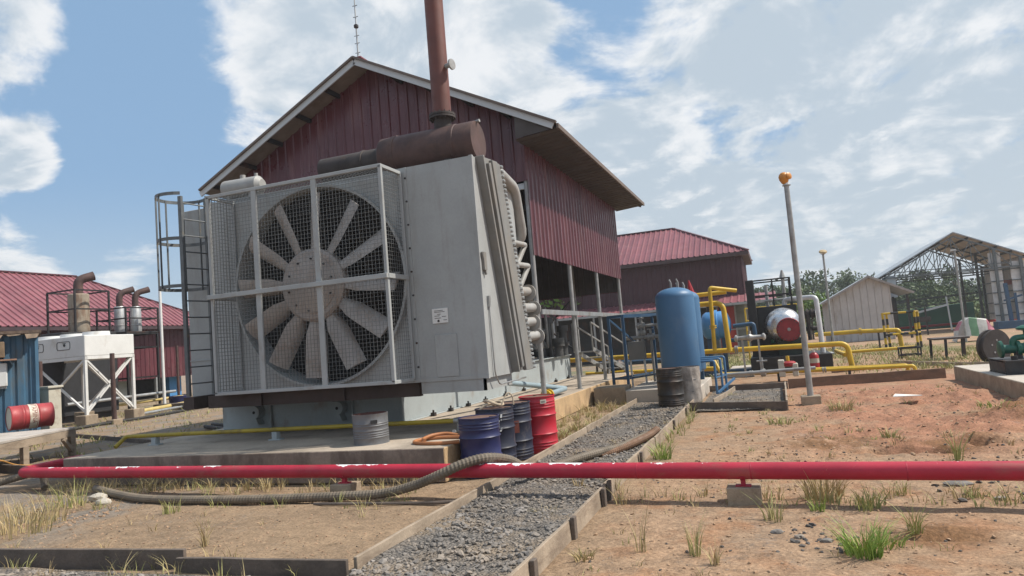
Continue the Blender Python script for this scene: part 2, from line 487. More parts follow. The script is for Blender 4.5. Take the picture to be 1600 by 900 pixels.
def fillet(pts, rad, n=5):
    pts = [Vector(p) for p in pts]; o = [pts[0]]
    for i in range(1, len(pts) - 1):
        a = pts[i - 1] - pts[i]; b = pts[i + 1] - pts[i]
        k = min(rad, a.length * .45, b.length * .45)
        p = pts[i] + a.normalized() * k; q = pts[i] + b.normalized() * k
        for j in range(n + 1):
            t = j / n; o.append(p * (1 - t) ** 2 + pts[i] * 2 * t * (1 - t) + q * t * t)
    o.append(pts[-1]); return o


def spline(pts, n=8):
    pts = [Vector(p) for p in pts]; P = [pts[0] * 2 - pts[1]] + pts + [pts[-1] * 2 - pts[-2]]; o = []
    for i in range(1, len(P) - 2):
        for j in range(n):
            t = j / n; a, b, c, d = P[i - 1], P[i], P[i + 1], P[i + 2]
            o.append(.5 * ((2 * b) + (c - a) * t + (2 * a - 5 * b + 4 * c - d) * t * t + (3 * b - a - 3 * c + d) * t ** 3))
    o.append(pts[-1]); return o


def text_mesh(txt, size, name, m, parent, org, right, up, off=.0, bend=None):
    """flat lettering on a surface; bend=(radius) wraps it round a cylinder"""
    cu = bpy.data.curves.new(name, 'FONT'); cu.body = txt; cu.size = size; cu.align_x = 'CENTER'; cu.align_y = 'CENTER'
    to = bpy.data.objects.new(name, cu); COL.objects.link(to)
    bpy.context.view_layer.update()
    me = bpy.data.meshes.new_from_object(to.evaluated_get(bpy.context.evaluated_depsgraph_get()))
    COL.objects.unlink(to); bpy.data.objects.remove(to)
    base = world_org(parent)
    org = Vector(org); right = Vector(right).normalized(); up = Vector(up).normalized(); nrm = right.cross(up)
    for v in me.vertices:
        x, y = v.co.x, v.co.y
        v.co = (bend(x, y) if bend else org + right * x + up * y + nrm * off) - base
    me.materials.append(m); me.name = name
    o = bpy.data.objects.new(name, me); COL.objects.link(o); o.parent = parent
    return o

# ------------------------------------------------------------------ the ground
def sstep(a, b, x):
    t = min(1, max(0, (x - a) / (b - a))); return t * t * (3 - 2 * t)


HOLES = [(1.45, 10.35, .45, .17, -.26), (1.5, 10.75, .5, .14, .06), (2.35, 10.75, .30, .12, -.16), (2.3, 11.0, .4, .12, .05), (1.0, 6.42, .50, .07, -.08), (1.0, 6.62, .5, .1, .035), (.5, 10.9, .8, .22, .07), (1.2, 11.2, .5, .2, .05),
         (3.25, 12.6, .55, .42, .22), (3.9, 13.2, .8, .5, .26), (2.6, 11.9, .7, .3, .06), (-.3, 6.0, .35, .25, .03), (2.7, 17.5, .9, .6, .08), (3.4, 16.2, .7, .5, .09)]


def on_path(x, y): return -3.36 < x < -1.90 and y < 17.6 or (y < 4.82 and x < -1.9)


def gh(x, y):
    """height of the yard: level under the built things, a little uneven elsewhere"""
    if y > 60 or x < -40 or x > 40: return 0.0
    h = noise.noise(Vector((x * .55, y * .55, 3.1))) * .028 + noise.noise(Vector((x * 2.1, y * 2.1, 7.7))) * .014
    rough = 1.0 if x > -1.6 else .55
    h += noise.noise(Vector((x * 6.3, y * 6.3, 1.7))) * .010 * rough
    if x > -1.2 and 9 < y < 19:
        m = sstep(-.6, 1.0, x) * sstep(9, 10.5, y) * (1 - sstep(17.5, 19, y))
        h += m * 1.5 * (abs(noise.noise(Vector((x * 2.6, y * 2.6, 9.1)))) * .07 + abs(noise.noise(Vector((x * 6.6, y * 6.6, 4.1)))) * .035 - .03)
    for (cx, cy, a, b, k) in HOLES:
        d = ((x - cx) / a) ** 2 + ((y - cy) / b) ** 2
        if d < 5:
            if k < -.1: h += k * (1 - sstep(.7, 1.5, d + .5 * noise.noise(Vector((x * 5, y * 5, 8)))))
            else: h += k * math.exp(-d * 1.2) * (1 + .7 * noise.noise(Vector((x * 7, y * 7, 2))))
    # level strip along the boards and under the pad
    lev = 1.0
    if -3.75 < x < -1.6: lev = sstep(0, .35, max(x + 1.88, -3.38 - x, 0))
    if on_path(x, y): return -.035
    if -12 < x < -3.6 and y > 8.3: lev *= .3
    if y > 30: lev *= 1 - sstep(30, 60, y)
    return h * lev - .012


def axis(segs):
    o = []
    for (a, b, st) in segs:
        n = max(1, round((b - a) / st)); o += [a + (b - a) * i / n for i in range(n)]
    o.append(segs[-1][1]); return o


gx = axis([(-1500, -200, 200), (-200, -40, 20), (-40, -14, 1.5), (-14, -9, .16), (-9, 4.8, .065), (4.8, 9, .3), (9, 40, 2), (40, 200, 20), (200, 1500, 200)])
gy = axis([(-300, -20, 40), (-20, 3, 2), (3, 9, .065), (9, 20, .085), (20, 34, .3), (34, 60, 2), (60, 200, 20), (200, 1500, 200)])
gv = [(x, y, gh(x, y)) for y in gy for x in gx]; w_ = len(gx)
gf = [(j * w_ + i, j * w_ + i + 1, (j + 1) * w_ + i + 1, (j + 1) * w_ + i) for j in range(len(gy) - 1) for i in range(w_ - 1)]
me = bpy.data.meshes.new('ground'); me.from_pydata(gv, [], gf); me.polygons.foreach_set('use_smooth', [True] * len(gf))


def ground_mat():
    m = bpy.data.materials.new('clay_yard'); m.use_nodes = True
    t = m.node_tree; nn = t.nodes.new; lk = t.links.new; b = t.nodes['Principled BSDF']
    b.inputs['Roughness'].default_value = .95; b.inputs['Specular IOR Level'].default_value = .2
    g = nn('ShaderNodeNewGeometry'); P = g.outputs['Position']

    def nz(scale, det=6, rough=.62, off=0):
        a = nn('ShaderNodeVectorMath'); a.operation = 'ADD'; a.inputs[1].default_value = (off, off * .7, 0); lk(P, a.inputs[0])
        n = nn('ShaderNodeTexNoise'); lk(a.outputs[0], n.inputs['Vector']); n.inputs['Scale'].default_value = scale
        n.inputs['Detail'].default_value = det; n.inputs['Roughness'].default_value = rough; return n.outputs[0]

    def rng(x, a, b_, c=0., d=1., st=True):
        n = nn('ShaderNodeMapRange'); lk(x, n.inputs[0])
        if st: n.interpolation_type = 'SMOOTHSTEP'
        for i, q in enumerate((a, b_, c, d)): n.inputs[i + 1].default_value = q
        return n.outputs[0]

    def mx(f, a, b_, bl='MIX'):
        n = nn('ShaderNodeMix'); n.data_type = 'RGBA'; n.blend_type = bl
        if isinstance(f, float): n.inputs[0].default_value = f
        else: lk(f, n.inputs[0])
        for i, q in ((6, a), (7, b_)):
            if isinstance(q, tuple): n.inputs[i].default_value = (*q, 1)
            else: lk(q, n.inputs[i])
        return n.outputs[2]

    def mul(a, b_):
        n = nn('ShaderNodeMath'); n.operation = 'MULTIPLY'; lk(a, n.inputs[0])
        if isinstance(b_, float): n.inputs[1].default_value = b_
        else: lk(b_, n.inputs[1])
        return n.outputs[0]
    s = nn('ShaderNodeSeparateXYZ'); lk(P, s.inputs[0])
    clay = mx(rng(nz(.55), .35, .65), (.365, .238, .150), (.315, .22, .146))
    clay = mx(rng(nz(1.7, 6, .6, 5), .46, .66), clay, (.33, .185, .105))
    sand = mx(rng(nz(.7, 6, .6, 9), .35, .65), (.315, .222, .142), (.25, .178, .116))
    right = rng(s.outputs[0], -2.2, -1.0)
    col = mx(right, sand, clay)
    # redder broken clay beyond the pipe on the right
    red = mul(mul(rng(s.outputs[1], 9.0, 11.0), rng(s.outputs[0], -.6, 1.2)), rng(nz(.8, 5, .6, 21), .30, .55))
    red = mul(red, rng(s.outputs[1], 26., 19.))
    col = mx(red, col, (.345, .175, .108))
    # freshly dug darker soil
    for (cx, cy, rr_) in ((3.5, 12.9, 1.0), (.6, 10.95, .9), (1.0, 6.5, .6), (2.0, 10.6, .8)):
        vd = nn('ShaderNodeVectorMath'); vd.operation = 'DISTANCE'; lk(P, vd.inputs[0]); vd.inputs[1].default_value = (cx, cy, 0)
        col = mx(mul(mul(rng(vd.outputs['Value'], rr_, rr_ * .35), rng(nz(2.6, 5, .65, cx), .34, .56)), .85), col, (.20, .105, .05))
    # dry grassy yard far off
    far = rng(s.outputs[1], 24., 34.)
    col = mx(mul(far, rng(nz(.22, 6, .65, 3), .45, .60)), col, (.17, .17, .075))
    col = mx(mul(rng(s.outputs[1], 36., 44.), .6), col, (.42, .27, .18))
    # grey crushed stone mixed in
    grit = mul(rng(nz(.9, 7, .7, 31), .53, .68), rng(nz(16, 3, .6), .42, .6))
    col = mx(mul(grit, .55), col, (.20, .175, .15))
    left = mul(rng(s.outputs[0], -7.0, -8.6), rng(nz(1.1, 5, .6, 17), .44, .60))
    col = mx(mul(left, .7), col, (.21, .195, .175))
    fine = nz(34, 4, .7)
    g2 = nn('ShaderNodeCombineXYZ'); ff = rng(fine, .25, .75, .50, 1.42, False)
    for i in range(3): lk(ff, g2.inputs[i])
    col = mx(1.0, col, g2.outputs[0], 'MULTIPLY')
    g3 = nn('ShaderNodeCombineXYZ'); f3 = rng(nz(5.5, 6, .7, 40), .3, .7, .70, 1.20, False)
    for i in range(3): lk(f3, g3.inputs[i])
    col = mx(1.0, col, g3.outputs[0], 'MULTIPLY')
    v = nn('ShaderNodeTexVoronoi'); v.inputs['Scale'].default_value = 21; lk(P, v.inputs['Vector'])
    peb = mul(rng(v.outputs['Distance'], .24, .18), rng(nz(2.2, 4, .6, 12), .50, .62))
    col = mx(mul(peb, .6), col, (.27, .22, .18))
    lk(col, b.inputs['Base Color'])
    bp = nn('ShaderNodeBump'); bp.inputs['Strength'].default_value = .75; bp.inputs['Distance'].default_value = .03
    ad = nn('ShaderNodeMath'); ad.operation = 'MULTIPLY_ADD'; lk(nz(12, 7, .72), ad.inputs[0]); ad.inputs[1].default_value = 1.2; lk(mul(peb, .35), ad.inputs[2])
    lk(ad.outputs[0], bp.inputs['Height']); lk(bp.outputs[0], b.inputs['Normal'])
    return m


me.materials.append(ground_mat())
go = bpy.data.objects.new('ground', me); COL.objects.link(go); go['kind'] = 'structure'


def gravel_mat():
    m = bpy.data.materials.new('gravel_bed'); m.use_nodes = True
    t = m.node_tree; nn = t.nodes.new; lk = t.links.new; b = t.nodes['Principled BSDF']; b.inputs['Roughness'].default_value = .92
    b.inputs['Specular IOR Level'].default_value = .25
    g = nn('ShaderNodeNewGeometry')
    v = nn('ShaderNodeTexVoronoi'); v.inputs['Scale'].default_value = 36; lk(g.outputs['Position'], v.inputs['Vector'])
    n = nn('ShaderNodeTexNoise'); n.inputs['Scale'].default_value = 1.3; n.inputs['Detail'].default_value = 6; lk(g.outputs['Position'], n.inputs['Vector'])
    sx = nn('ShaderNodeSeparateColor'); lk(v.outputs['Color'], sx.inputs[0])
    r = nn('ShaderNodeValToRGB'); lk(sx.outputs[0], r.inputs[0])
    r.color_ramp.elements[0].color = (.085, .078, .070, 1); r.color_ramp.elements[1].color = (.24, .215, .19, 1)
    mr = nn('ShaderNodeMapRange'); lk(n.outputs[0], mr.inputs[0]); mr.inputs[1].default_value = .46; mr.inputs[2].default_value = .64; mr.inputs[4].default_value = .7
    mx = nn('ShaderNodeMix'); mx.data_type = 'RGBA'; lk(mr.outputs[0], mx.inputs[0]); lk(r.outputs[0], mx.inputs[6]); mx.inputs[7].default_value = (.28, .215, .15, 1)
    lk(mx.outputs[2], b.inputs['Base Color'])
    bp = nn('ShaderNodeBump'); bp.invert = True; bp.inputs['Strength'].default_value = 1; bp.inputs['Distance'].default_value = .03
    lk(v.outputs['Distance'], bp.inputs['Height']); lk(bp.outputs[0], b.inputs['Normal'])
    return m


gm = gravel_mat()


def strip(name, x0, x1, y0, y1, z, st, amp, m):
    nx = max(1, int((x1 - x0) / st)); ny = max(1, int((y1 - y0) / st)); b = MB()
    vs = [(x0 + (x1 - x0) * i / nx, y0 + (y1 - y0) * j / ny,
           z + amp * noise.noise(Vector(((x0 + (x1 - x0) * i / nx) * 1.6, (y0 + (y1 - y0) * j / ny) * 1.6, 5)))) for j in range(ny + 1) for i in range(nx + 1)]
    fs = [(j * (nx + 1) + i, j * (nx + 1) + i + 1, (j + 1) * (nx + 1) + i + 1, (j + 1) * (nx + 1) + i) for j in range(ny) for i in range(nx)]
    b.add(vs, fs); o = b.build(name, m, smooth=True); o['kind'] = 'structure'; return o


strip('gravel_path', -3.365, -1.895, 2.0, 17.55, .032, .1, .022, gm)
strip('gravel_strip', -11.5, -3.36, 2.0, 4.76, .012, .12, .02, gm)
strip('gravel_bed', -1.68, .06, 15.12, 19.6, .03, .2, .02, gm)


# loose stones lying on the gravel
def stones(name, areas, m, seed, kind='stuff'):
    rg = random.Random(seed); b = MB()
    ico = bmesh.new(); bmesh.ops.create_icosphere(ico, subdivisions=1, radius=1)
    iv = [v.co.copy() for v in ico.verts]; fi = [tuple(v.index for v in f.verts) for f in ico.faces]; ico.free()
    vs, fs = [], []
    for (x0, x1, y0, y1, z, cnt, s0, s1) in areas:
        for _ in range(cnt):
            x = rg.uniform(x0, x1); y = y0 + (y1 - y0) * rg.random() ** 1.35
            zz = z if z is not None else gh(x, y)
            s = s0 + (s1 - s0) * rg.random() ** 2.2
            sx, sy, sz = s * rg.uniform(.7, 1.25), s * rg.uniform(.6, 1.1), s * rg.uniform(.35, .75)
            rot = Matrix.Rotation(rg.uniform(0, 6.3), 3, 'Z') @ Matrix.Rotation(rg.uniform(-.5, .5), 3, 'X') @ Matrix.Rotation(rg.uniform(-.4, .4), 3, 'Y')
            o = len(vs)
            for p in iv:
                k = 1 + rg.uniform(-.28, .28)
                q = rot @ Vector((p.x * sx * k, p.y * sy * k, p.z * sz * k))
                vs.append((q.x + x, q.y + y, q.z + zz + sz * .25))
            fs += [tuple(i + o for i in f) for f in fi]
    me = bpy.data.meshes.new(name); me.from_pydata(vs, [], fs); me.materials.append(m)
    o = bpy.data.objects.new(name, me); COL.objects.link(o); o['kind'] = kind
    return o


stones('gravel', [(-3.34, -1.92, 4.0, 17.4, .035, 7000, .006, .036), (-8.8, -3.42, 3.4, 4.74, .012, 1700, .012, .045),
                  (-1.6, .0, 15.2, 19.4, .03, 500, .012, .03)], stone_m, 3)
tag(bpy.data.objects['gravel'], 'loose grey crushed stone covering the board-edged path and front strip', 'gravel')
stones('pebbles', [(-1.7, 3.5, 4.4, 9.5, None, 2300, .003, .022), (-9.5, -3.6, 5.0, 8.3, None, 2300, .003, .018), (-1.2, 4.0, 9.5, 19, None, 1700, .004, .034),
                   (-10.5, -8.2, 6.2, 8.2, None, 420, .01, .035)], rock_m, 5)
stones('dark_grit', [(-1.7, 3.5, 4.4, 9.5, None, 420, .003, .022), (-9.5, -3.6, 5.0, 8.3, None, 260, .003, .015), (-1.2, 4.0, 9.5, 19, None, 380, .005, .026), (-.1, .45, 5.9, 6.7, None, 46, .01, .035), (-.95, -.55, 8.6, 9.0, None, 40, .01, .04), (1.2, 2.6, 7.4, 8.4, None, 60, .01, .04)], M('dark_grit_stone', (.085, .075, .068), .85, 0, .4, 4), 15)
tag(bpy.data.objects['dark_grit'], 'dark grit and broken stone bits scattered over the dirt', 'grit')
tag(bpy.data.objects['pebbles'], 'small brown pebbles and clods scattered over the dirt yard', 'pebbles')


def rock(x, y, s, label, m=stone_m, seed=0, flat=.6):
    rg = random.Random(seed + int(x * 100)); bm = bmesh.new(); bmesh.ops.create_icosphere(bm, subdivisions=2, radius=1)
    b = MB(); sx, sy, sz = s * rg.uniform(.9, 1.3), s * rg.uniform(.7, 1), s * flat
    vs = [(x + v.co.x * sx * (1 + .35 * noise.noise(v.co * 1.7 + Vector((seed, 0, 0)))), y + v.co.y * sy * (1 + .35 * noise.noise(v.co * 1.7 + Vector((0, seed, 0)))),
           gh(x, y) + sz * .35 + v.co.z * sz * (1 + .3 * noise.noise(v.co * 1.9))) for v in bm.verts]
    fs = [tuple(v.index for v in f.verts) for f in bm.faces]; bm.free()
    b.add(vs, fs); o = b.build('rock', m); return tag(o, label, 'rock', 'rocks lying about the yard')


# ------------------------------------------------------------------ the concrete pad under the big cooler
b = MB().poly([(-11.3, 8.5, 0), (-4.24, 8.5, 0), (-4.24, 9.28, 0), (-4.6, 9.40, 0), (-4.6, 23.95, 0), (-12.9, 23.95, 0), (-12.9, 14.2, 0), (-11.3, 14.2, 0)], (0, 0, .45))
pad = b.build('concrete_pad', concrete, loc=(-8, 14, 0))
me = pad.data; me.materials.append(concrete_side); me.materials.append(concrete_ochre)
for p in me.polygons:
    if abs(p.normal.z) < .5: p.material_index = 2 if p.normal.x > .5 else 1
bev(pad, .012)
tag(pad, 'broad stained concrete pad under the big fan cooler', 'concrete pad')

# ------------------------------------------------------------------ the main hall
WX, Y0, Y1, ZB = -4.75, 14.62, 24.0, 3.65
APX, APZ, EX, EZ, FY0, FY1 = -8.58, 8.74, -3.81, 6.28, 14.0, 24.55
LX = 2 * APX - WX; LEX = 2 * APX - EX
SL = (APZ - EZ) / (EX - APX)


def roofz(x): return APZ - abs(x - APX) * SL


hall = thing('metal_hall', (APX, 19, .45), 'tall maroon sheet metal hall with a gable roof, open below, behind the big fan', 'building')
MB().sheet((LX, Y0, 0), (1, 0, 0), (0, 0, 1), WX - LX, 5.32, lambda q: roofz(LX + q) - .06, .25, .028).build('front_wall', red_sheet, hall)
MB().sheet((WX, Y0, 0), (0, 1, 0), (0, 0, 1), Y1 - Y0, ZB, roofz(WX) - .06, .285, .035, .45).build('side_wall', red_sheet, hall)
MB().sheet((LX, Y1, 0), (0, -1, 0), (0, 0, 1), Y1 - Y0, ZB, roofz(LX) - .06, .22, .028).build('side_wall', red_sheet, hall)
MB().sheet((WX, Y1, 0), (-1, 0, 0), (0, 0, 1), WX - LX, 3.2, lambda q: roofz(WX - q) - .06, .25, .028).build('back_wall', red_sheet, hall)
sl_len = math.hypot(EX - APX, APZ - EZ)
rb = MB()
rb.sheet((EX, FY0, EZ), (0, 1, 0), (APX - EX, 0, APZ - EZ), FY1 - FY0, 0, sl_len, .2, -.03)
rb.sheet((LEX, FY1, EZ), (0, -1, 0), (APX - LEX, 0, APZ - EZ), FY1 - FY0, 0, sl_len, .2, -.03)
rb.bar((APX, FY0, APZ + .02), (APX, FY1, APZ + .02), .34, .03)
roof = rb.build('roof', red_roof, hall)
ub = MB()
for sx in (EX, LEX):
    ub.add([(sx, FY0, EZ - .045), (sx, FY1, EZ - .045), (APX, FY1, APZ - .045), (APX, FY0, APZ - .045)], [(0, 1, 2, 3)])
ub.build('roof_underside', soffit_m, roof)
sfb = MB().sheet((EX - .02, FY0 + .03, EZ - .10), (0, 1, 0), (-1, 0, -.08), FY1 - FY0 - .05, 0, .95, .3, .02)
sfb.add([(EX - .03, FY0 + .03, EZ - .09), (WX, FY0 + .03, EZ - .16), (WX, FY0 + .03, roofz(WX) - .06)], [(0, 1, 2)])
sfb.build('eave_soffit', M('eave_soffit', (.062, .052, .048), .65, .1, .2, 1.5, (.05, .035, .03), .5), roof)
pb = MB()
for sgn in (1, -1):
    for i in range(1, 6):
        x = APX + sgn * (EX - APX) * (i / 5.4); z = roofz(x) - .10
        pb.bar((x, FY0 + .05, z), (x, FY1 - .05, z), .07, .10)
pb.build('purlins', dark_steel, roof)
fb = MB()
for sgn in (1, -1):
    xe = APX + sgn * (EX - APX); k = xe if sgn < 0 else APX + (EX - APX) * .985
    fb.bar((APX - sgn * 0.0, FY0 - .022, APZ - .085), (k, FY0 - .022, roofz(k) - .085), .035, .135)
fb.build('fascia', white_trim, hall)
tb = MB()
tb.bar((EX + .02, FY0 - .02, EZ - .06), (EX + .02, FY1, EZ - .06), .05, .10)
tb.bar((EX - .5, FY1 - .02, EZ + .1), (EX - .06, FY1 - .02, EZ - .09), .04, .14)
for sgn in (1, -1):
    xe = APX + sgn * (EX - APX)
    tb.bar((APX, FY0 - .045, APZ + .015), (xe, FY0 - .045, EZ + .015), .10, .05)
tb.build('edge_trim', brown_trim, hall)
for y in (14.68, 17.66, 20.65, 23.88):
    c = MB().cyl((WX - .06, y, .45), (WX - .06, y, 6.5), .055).box(WX - .16, WX + .04, y - .1, y + .1, .45, .462)
    c.build('column', galv_pipe, hall, smooth=True)
for y in (14.68, 17.66, 20.65, 23.88):
    MB().cyl((LX + .06, y, .45), (LX + .06, y, 6.5), .055).build('column', galv_pipe, hall, smooth=True)
for x in (-6.4, -8.6, -10.8):
    MB().cyl((x, 23.85, .45), (x, 23.85, 7.2), .05).build('column', galv_pipe, hall, smooth=True)
MB().bar((WX + .03, 14.7, 2.39), (WX + .03, 23.85, 2.39), .05, .11).build('rail', galv, hall)
ib = MB()
for y in (15.2, 17.7, 20.6, 23.7):
    ib.bar((LX + .1, y, 5.35), (WX - .1, y, 5.35), .08, .14)
    for i in range(6):
        x = LX + (WX - LX) * (i + .5) / 6; ib.bar((x, y, 5.35), (x + .6 * (1 if x < APX else -1), y, roofz(x) - .35), .05)
ib.bar((-6.4, 23.8, 1.2), (-8.6, 23.8, 3.2), .05); ib.bar((-6.4, 23.8, 3.2), (-8.6, 23.8, 1.2), .05)
ib.build('trusses', dark_steel, hall)
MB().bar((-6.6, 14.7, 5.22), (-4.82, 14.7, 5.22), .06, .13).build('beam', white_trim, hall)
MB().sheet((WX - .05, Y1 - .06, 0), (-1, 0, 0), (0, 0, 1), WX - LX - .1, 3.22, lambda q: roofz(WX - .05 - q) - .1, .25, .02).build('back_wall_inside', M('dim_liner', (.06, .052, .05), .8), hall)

# ------------------------------------------------------------------ antenna mast on the ridge
an = thing('antenna_mast', (-9.2, 15.2, roofz(-9.2)), 'thin guyed antenna mast rising above the hall ridge', 'antenna')
ax_, ay_, az_ = -9.2, 15.2, roofz(-9.2)
MB().cyl((ax_, ay_, az_), (ax_, ay_, az_ + 3.4), .026, 8, .012).build('mast', galv, an)
kb = MB()
for z in (.72, 1.75): kb.lathe([(-.06, .02), (-.03, .06), (.03, .06), (.06, .02)], (ax_, ay_, az_ + z), seg=10)
for z in (1.05, 1.3, 1.5, 2.0, 2.3): kb.bar((ax_ - .07, ay_, az_ + z), (ax_ + .07, ay_, az_ + z), .012)
kb.build('fitting', dark_steel, an)
for q in ((.28, 0), (-.2, -.25), (-.15, .3)):
    MB().tube([(ax_, ay_, az_ + .74), (ax_ + q[0], ay_ + q[1], roofz(ax_ + q[0]) + .01)], .004, 4).build('guy_wire', galv, an)

# ------------------------------------------------------------------ steel skid on the pad
sk = thing('steel_skid', (-8.7, 11.6, .45), 'long grey steel skid base beneath the fan cooler', 'skid')
sb = MB()
sb.box(-10.8, -6.6, 11.62, 11.64, .47, .97); sb.box(-10.82, -6.56, 11.54, 11.78, .97, 1.0); sb.box(-10.82, -6.56, 11.54, 11.78, .45, .475)
sb.box(-6.63, -6.60, 11.645, 23.3, .47, 1.19); sb.box(-6.72, -6.52, 11.8, 23.3, 1.19, 1.215); sb.box(-6.72, -6.52, 11.8, 23.3, .45, .472)
sb.box(-10.8, -10.77, 11.66, 23.3, .47, 1.19); sb.box(-10.76, -6.64, 11.8, 23.25, 1.12, 1.14); sb.box(-10.8, -6.6, 23.28, 23.3, .475, 1.18)
for x in (-9.55, -7.65): sb.box(x - .015, x + .015, 11.56, 11.618, .476, .968)
bev(sb.build('frame', skid_m, sk), .006)
for x in (-9.85, -7.9):
    b = MB(); c = [(x + .125 * math.cos(a), 11.44, .80 + .125 * math.sin(a)) for a in [R(q) for q in range(-70, 251, 20)]]
    c = [(x + .10, 11.44, .56)] + c + [(x - .10, 11.44, .56)]
    b.poly(c, (0, .175, 0)); l = b.build('lifting_lug', skid_m, sk)
    MB().cyl((x, 11.432, .80), (x, 11.439, .80), .03).build('hole', dark_inside, l)
for y in (12.6, 13.4, 14.3, 15.3, 16.6, 18.0, 19.5, 21.0, 22.4):
    MB().box(-6.5, -6.42, y - .05, y + .05, .45, .52).box(-6.475, -6.445, y - .015, y + .015, .52, .57).build('anchor_bolt', dark_steel, sk)

# ------------------------------------------------------------------ the big fan cooler
BX0, BX1, BY, BZ0, BZ1 = -9.38, -4.12, 9.95, 1.262, 4.72
FX, FZ, FR = -7.05, 2.985, 1.66
ck = thing('fan_cooler', (-7, 10.8, 1.0), 'huge grey radial fan cooler with a mesh cage and caged ladder', 'industrial cooler')
hb = MB()
# front plate with a round opening
n = 72; ring = [(FX + FR * math.cos(2 * math.pi * i / n), BY, FZ + FR * math.sin(2 * math.pi * i / n)) for i in range(n)]


def rect_pt(a):
    c, s = math.cos(a), math.sin(a); hx0, hx1, hz0, hz1 = BX0 - FX, BX1 - FX, BZ0 - FZ, BZ1 - FZ
    k = min((hx1 / c if c > 1e-6 else hx0 / c if c < -1e-6 else 1e9), (hz1 / s if s > 1e-6 else hz0 / s if s < -1e-6 else 1e9))
    return (FX + c * k, BY, FZ + s * k)


angs = sorted([2 * math.pi * i / n for i in range(n)] + [math.atan2(z - FZ, x - FX) % (2 * math.pi) for x in (BX0, BX1) for z in (BZ0, BZ1)])
vs = []; fs = []
for a in angs: vs.append((FX + FR * math.cos(a), BY, FZ + FR * math.sin(a))); vs.append(rect_pt(a))
m_ = len(angs)
for i in range(m_): j = (i + 1) % m_; fs.append((2 * i, 2 * i + 1, 2 * j + 1, 2 * j))
hb.add(vs, fs)
TB, BB = 10.14, 11.0                                   # back edge of the side face, top and bottom
hb.add([(BX1, BY, BZ0), (BX1, BB, BZ0), (BX1, TB, BZ1), (BX1, BY, BZ1)], [(0, 1, 2, 3)])
hb.add([(BX0, BY, BZ0), (BX0, BB, BZ0), (BX0, TB, BZ1), (BX0, BY, BZ1)], [(0, 3, 2, 1)])
hb.add([(BX0, BY, BZ1), (BX1, BY, BZ1), (BX1, TB, BZ1), (BX0, TB, BZ1)], [(0, 1, 2, 3)])
hb.add([(BX0, BY, BZ0), (BX1, BY, BZ0), (BX1, BB, BZ0), (BX0, BB, BZ0)], [(0, 3, 2, 1)])
# seams and edge flanges, a little proud of the sheet
for x in (-5.30, -8.95): hb.box(x - .02, x + .02, BY - .012, BY - .0, BZ0, BZ1)
hb.box(BX1 - .05, BX1 + .006, BY - .006, BY + .05, BZ0 - .01, BZ1 + .012)
hb.box(BX0, BX1, BY - .008, BY + .002, BZ0 - .004, BZ0 + .05)
hb.box(-5.28, BX1 - .06, BY + .01, BY + .05, BZ0 - .19, BZ0 - .005)
hb.box(BX1 - .10, BX1 - .06, BY + .01, 11.1, BZ0 - .19, BZ0 - .005)
housing = hb.build('housing', unit_grey, ck, fix=False)
# bolts down the cage flange
for i in range(9):
    z = 1.5 + i * .38; MB().lathe([(0, .018), (.014, .016)], (-5.30, BY - .012, z), (0, -1, 0), 6).build('bolt', dark_steel, housing)
# small access panel, label plate and torn sticker
b = MB().box(-4.98, -4.60, BY - .014, BY - .002, 1.32, 1.98); bev(b.build('access_panel', unit_grey, housing), .004)
lp = MB().box(-4.99, -4.72, BY - .02, BY - .003, 2.16, 2.39).build('name_plate', white_p, housing)
yb = BY - .022
tb = MB()
for (x0, x1, z) in ((-4.95, -4.80, 2.352), (-4.95, -4.77, 2.33), (-4.90, -4.84, 2.295), (-4.95, -4.86, 2.27), (-4.82, -4.75, 2.255), (-4.95, -4.84, 2.235), (-4.80, -4.74, 2.20)):
    tb.box(x0, x1, yb - .001, yb + .001, z, z + .008)
tb.lathe([(0, .02), (.003, .02)], (-4.885, yb, 2.195), (0, -1, 0), 8)
tb.build('print', ink_m, lp)
MB().poly([(-4.90, BY - .004, 1.80), (-4.78, BY - .004, 1.82), (-4.86, BY - .004, 1.93), (-4.90, BY - .004, 1.93)], (0, -.003, 0)).build('torn_sticker', M('brown_paper', (.22, .11, .06), .8), housing)
# shroud ring behind the cage, dark core
prof = [(.0, FR + .02), (-.10, FR + .035), (-.10, FR - .005), (.0, FR - .03), (.32, FR - .04), (.34, FR + .02), (.0, FR + .02)]
MB().lathe(prof, (FX, BY, FZ), (0, 1, 0), 72, False).build('shroud', unit_grey, ck, smooth=True)
cb = MB().poly([(BX1 - .03, TB - .12, BZ1 - .03), (BX1 - .03, BB - .12, BZ0 + .03), (BX1 - .03, BB - .06, BZ0 + .03), (BX1 - .03, TB - .06, BZ1 - .03)], (BX0 - BX1 + .06, 0, 0))
core = cb.build('core', dark_inside, ck)
tb = MB()
for i in range(24):
    k = (i + .5) / 24; z = BZ0 + .1 + (BZ1 - BZ0 - .2) * k; y = BB - .15 + (TB - BB) * k
    tb.bar((FX - FR - .05, y, z), (FX + FR + .05, y, z), .022, .022)
for i in range(5):
    x = FX - 1.4 + .7 * i; tb.bar((x, BB - .17, BZ0 + .05), (x, TB - .17, BZ1 - .05), .05, .03)
tb.build('tubes', M('dull_core_tubes', (.055, .053, .05), .8), core)
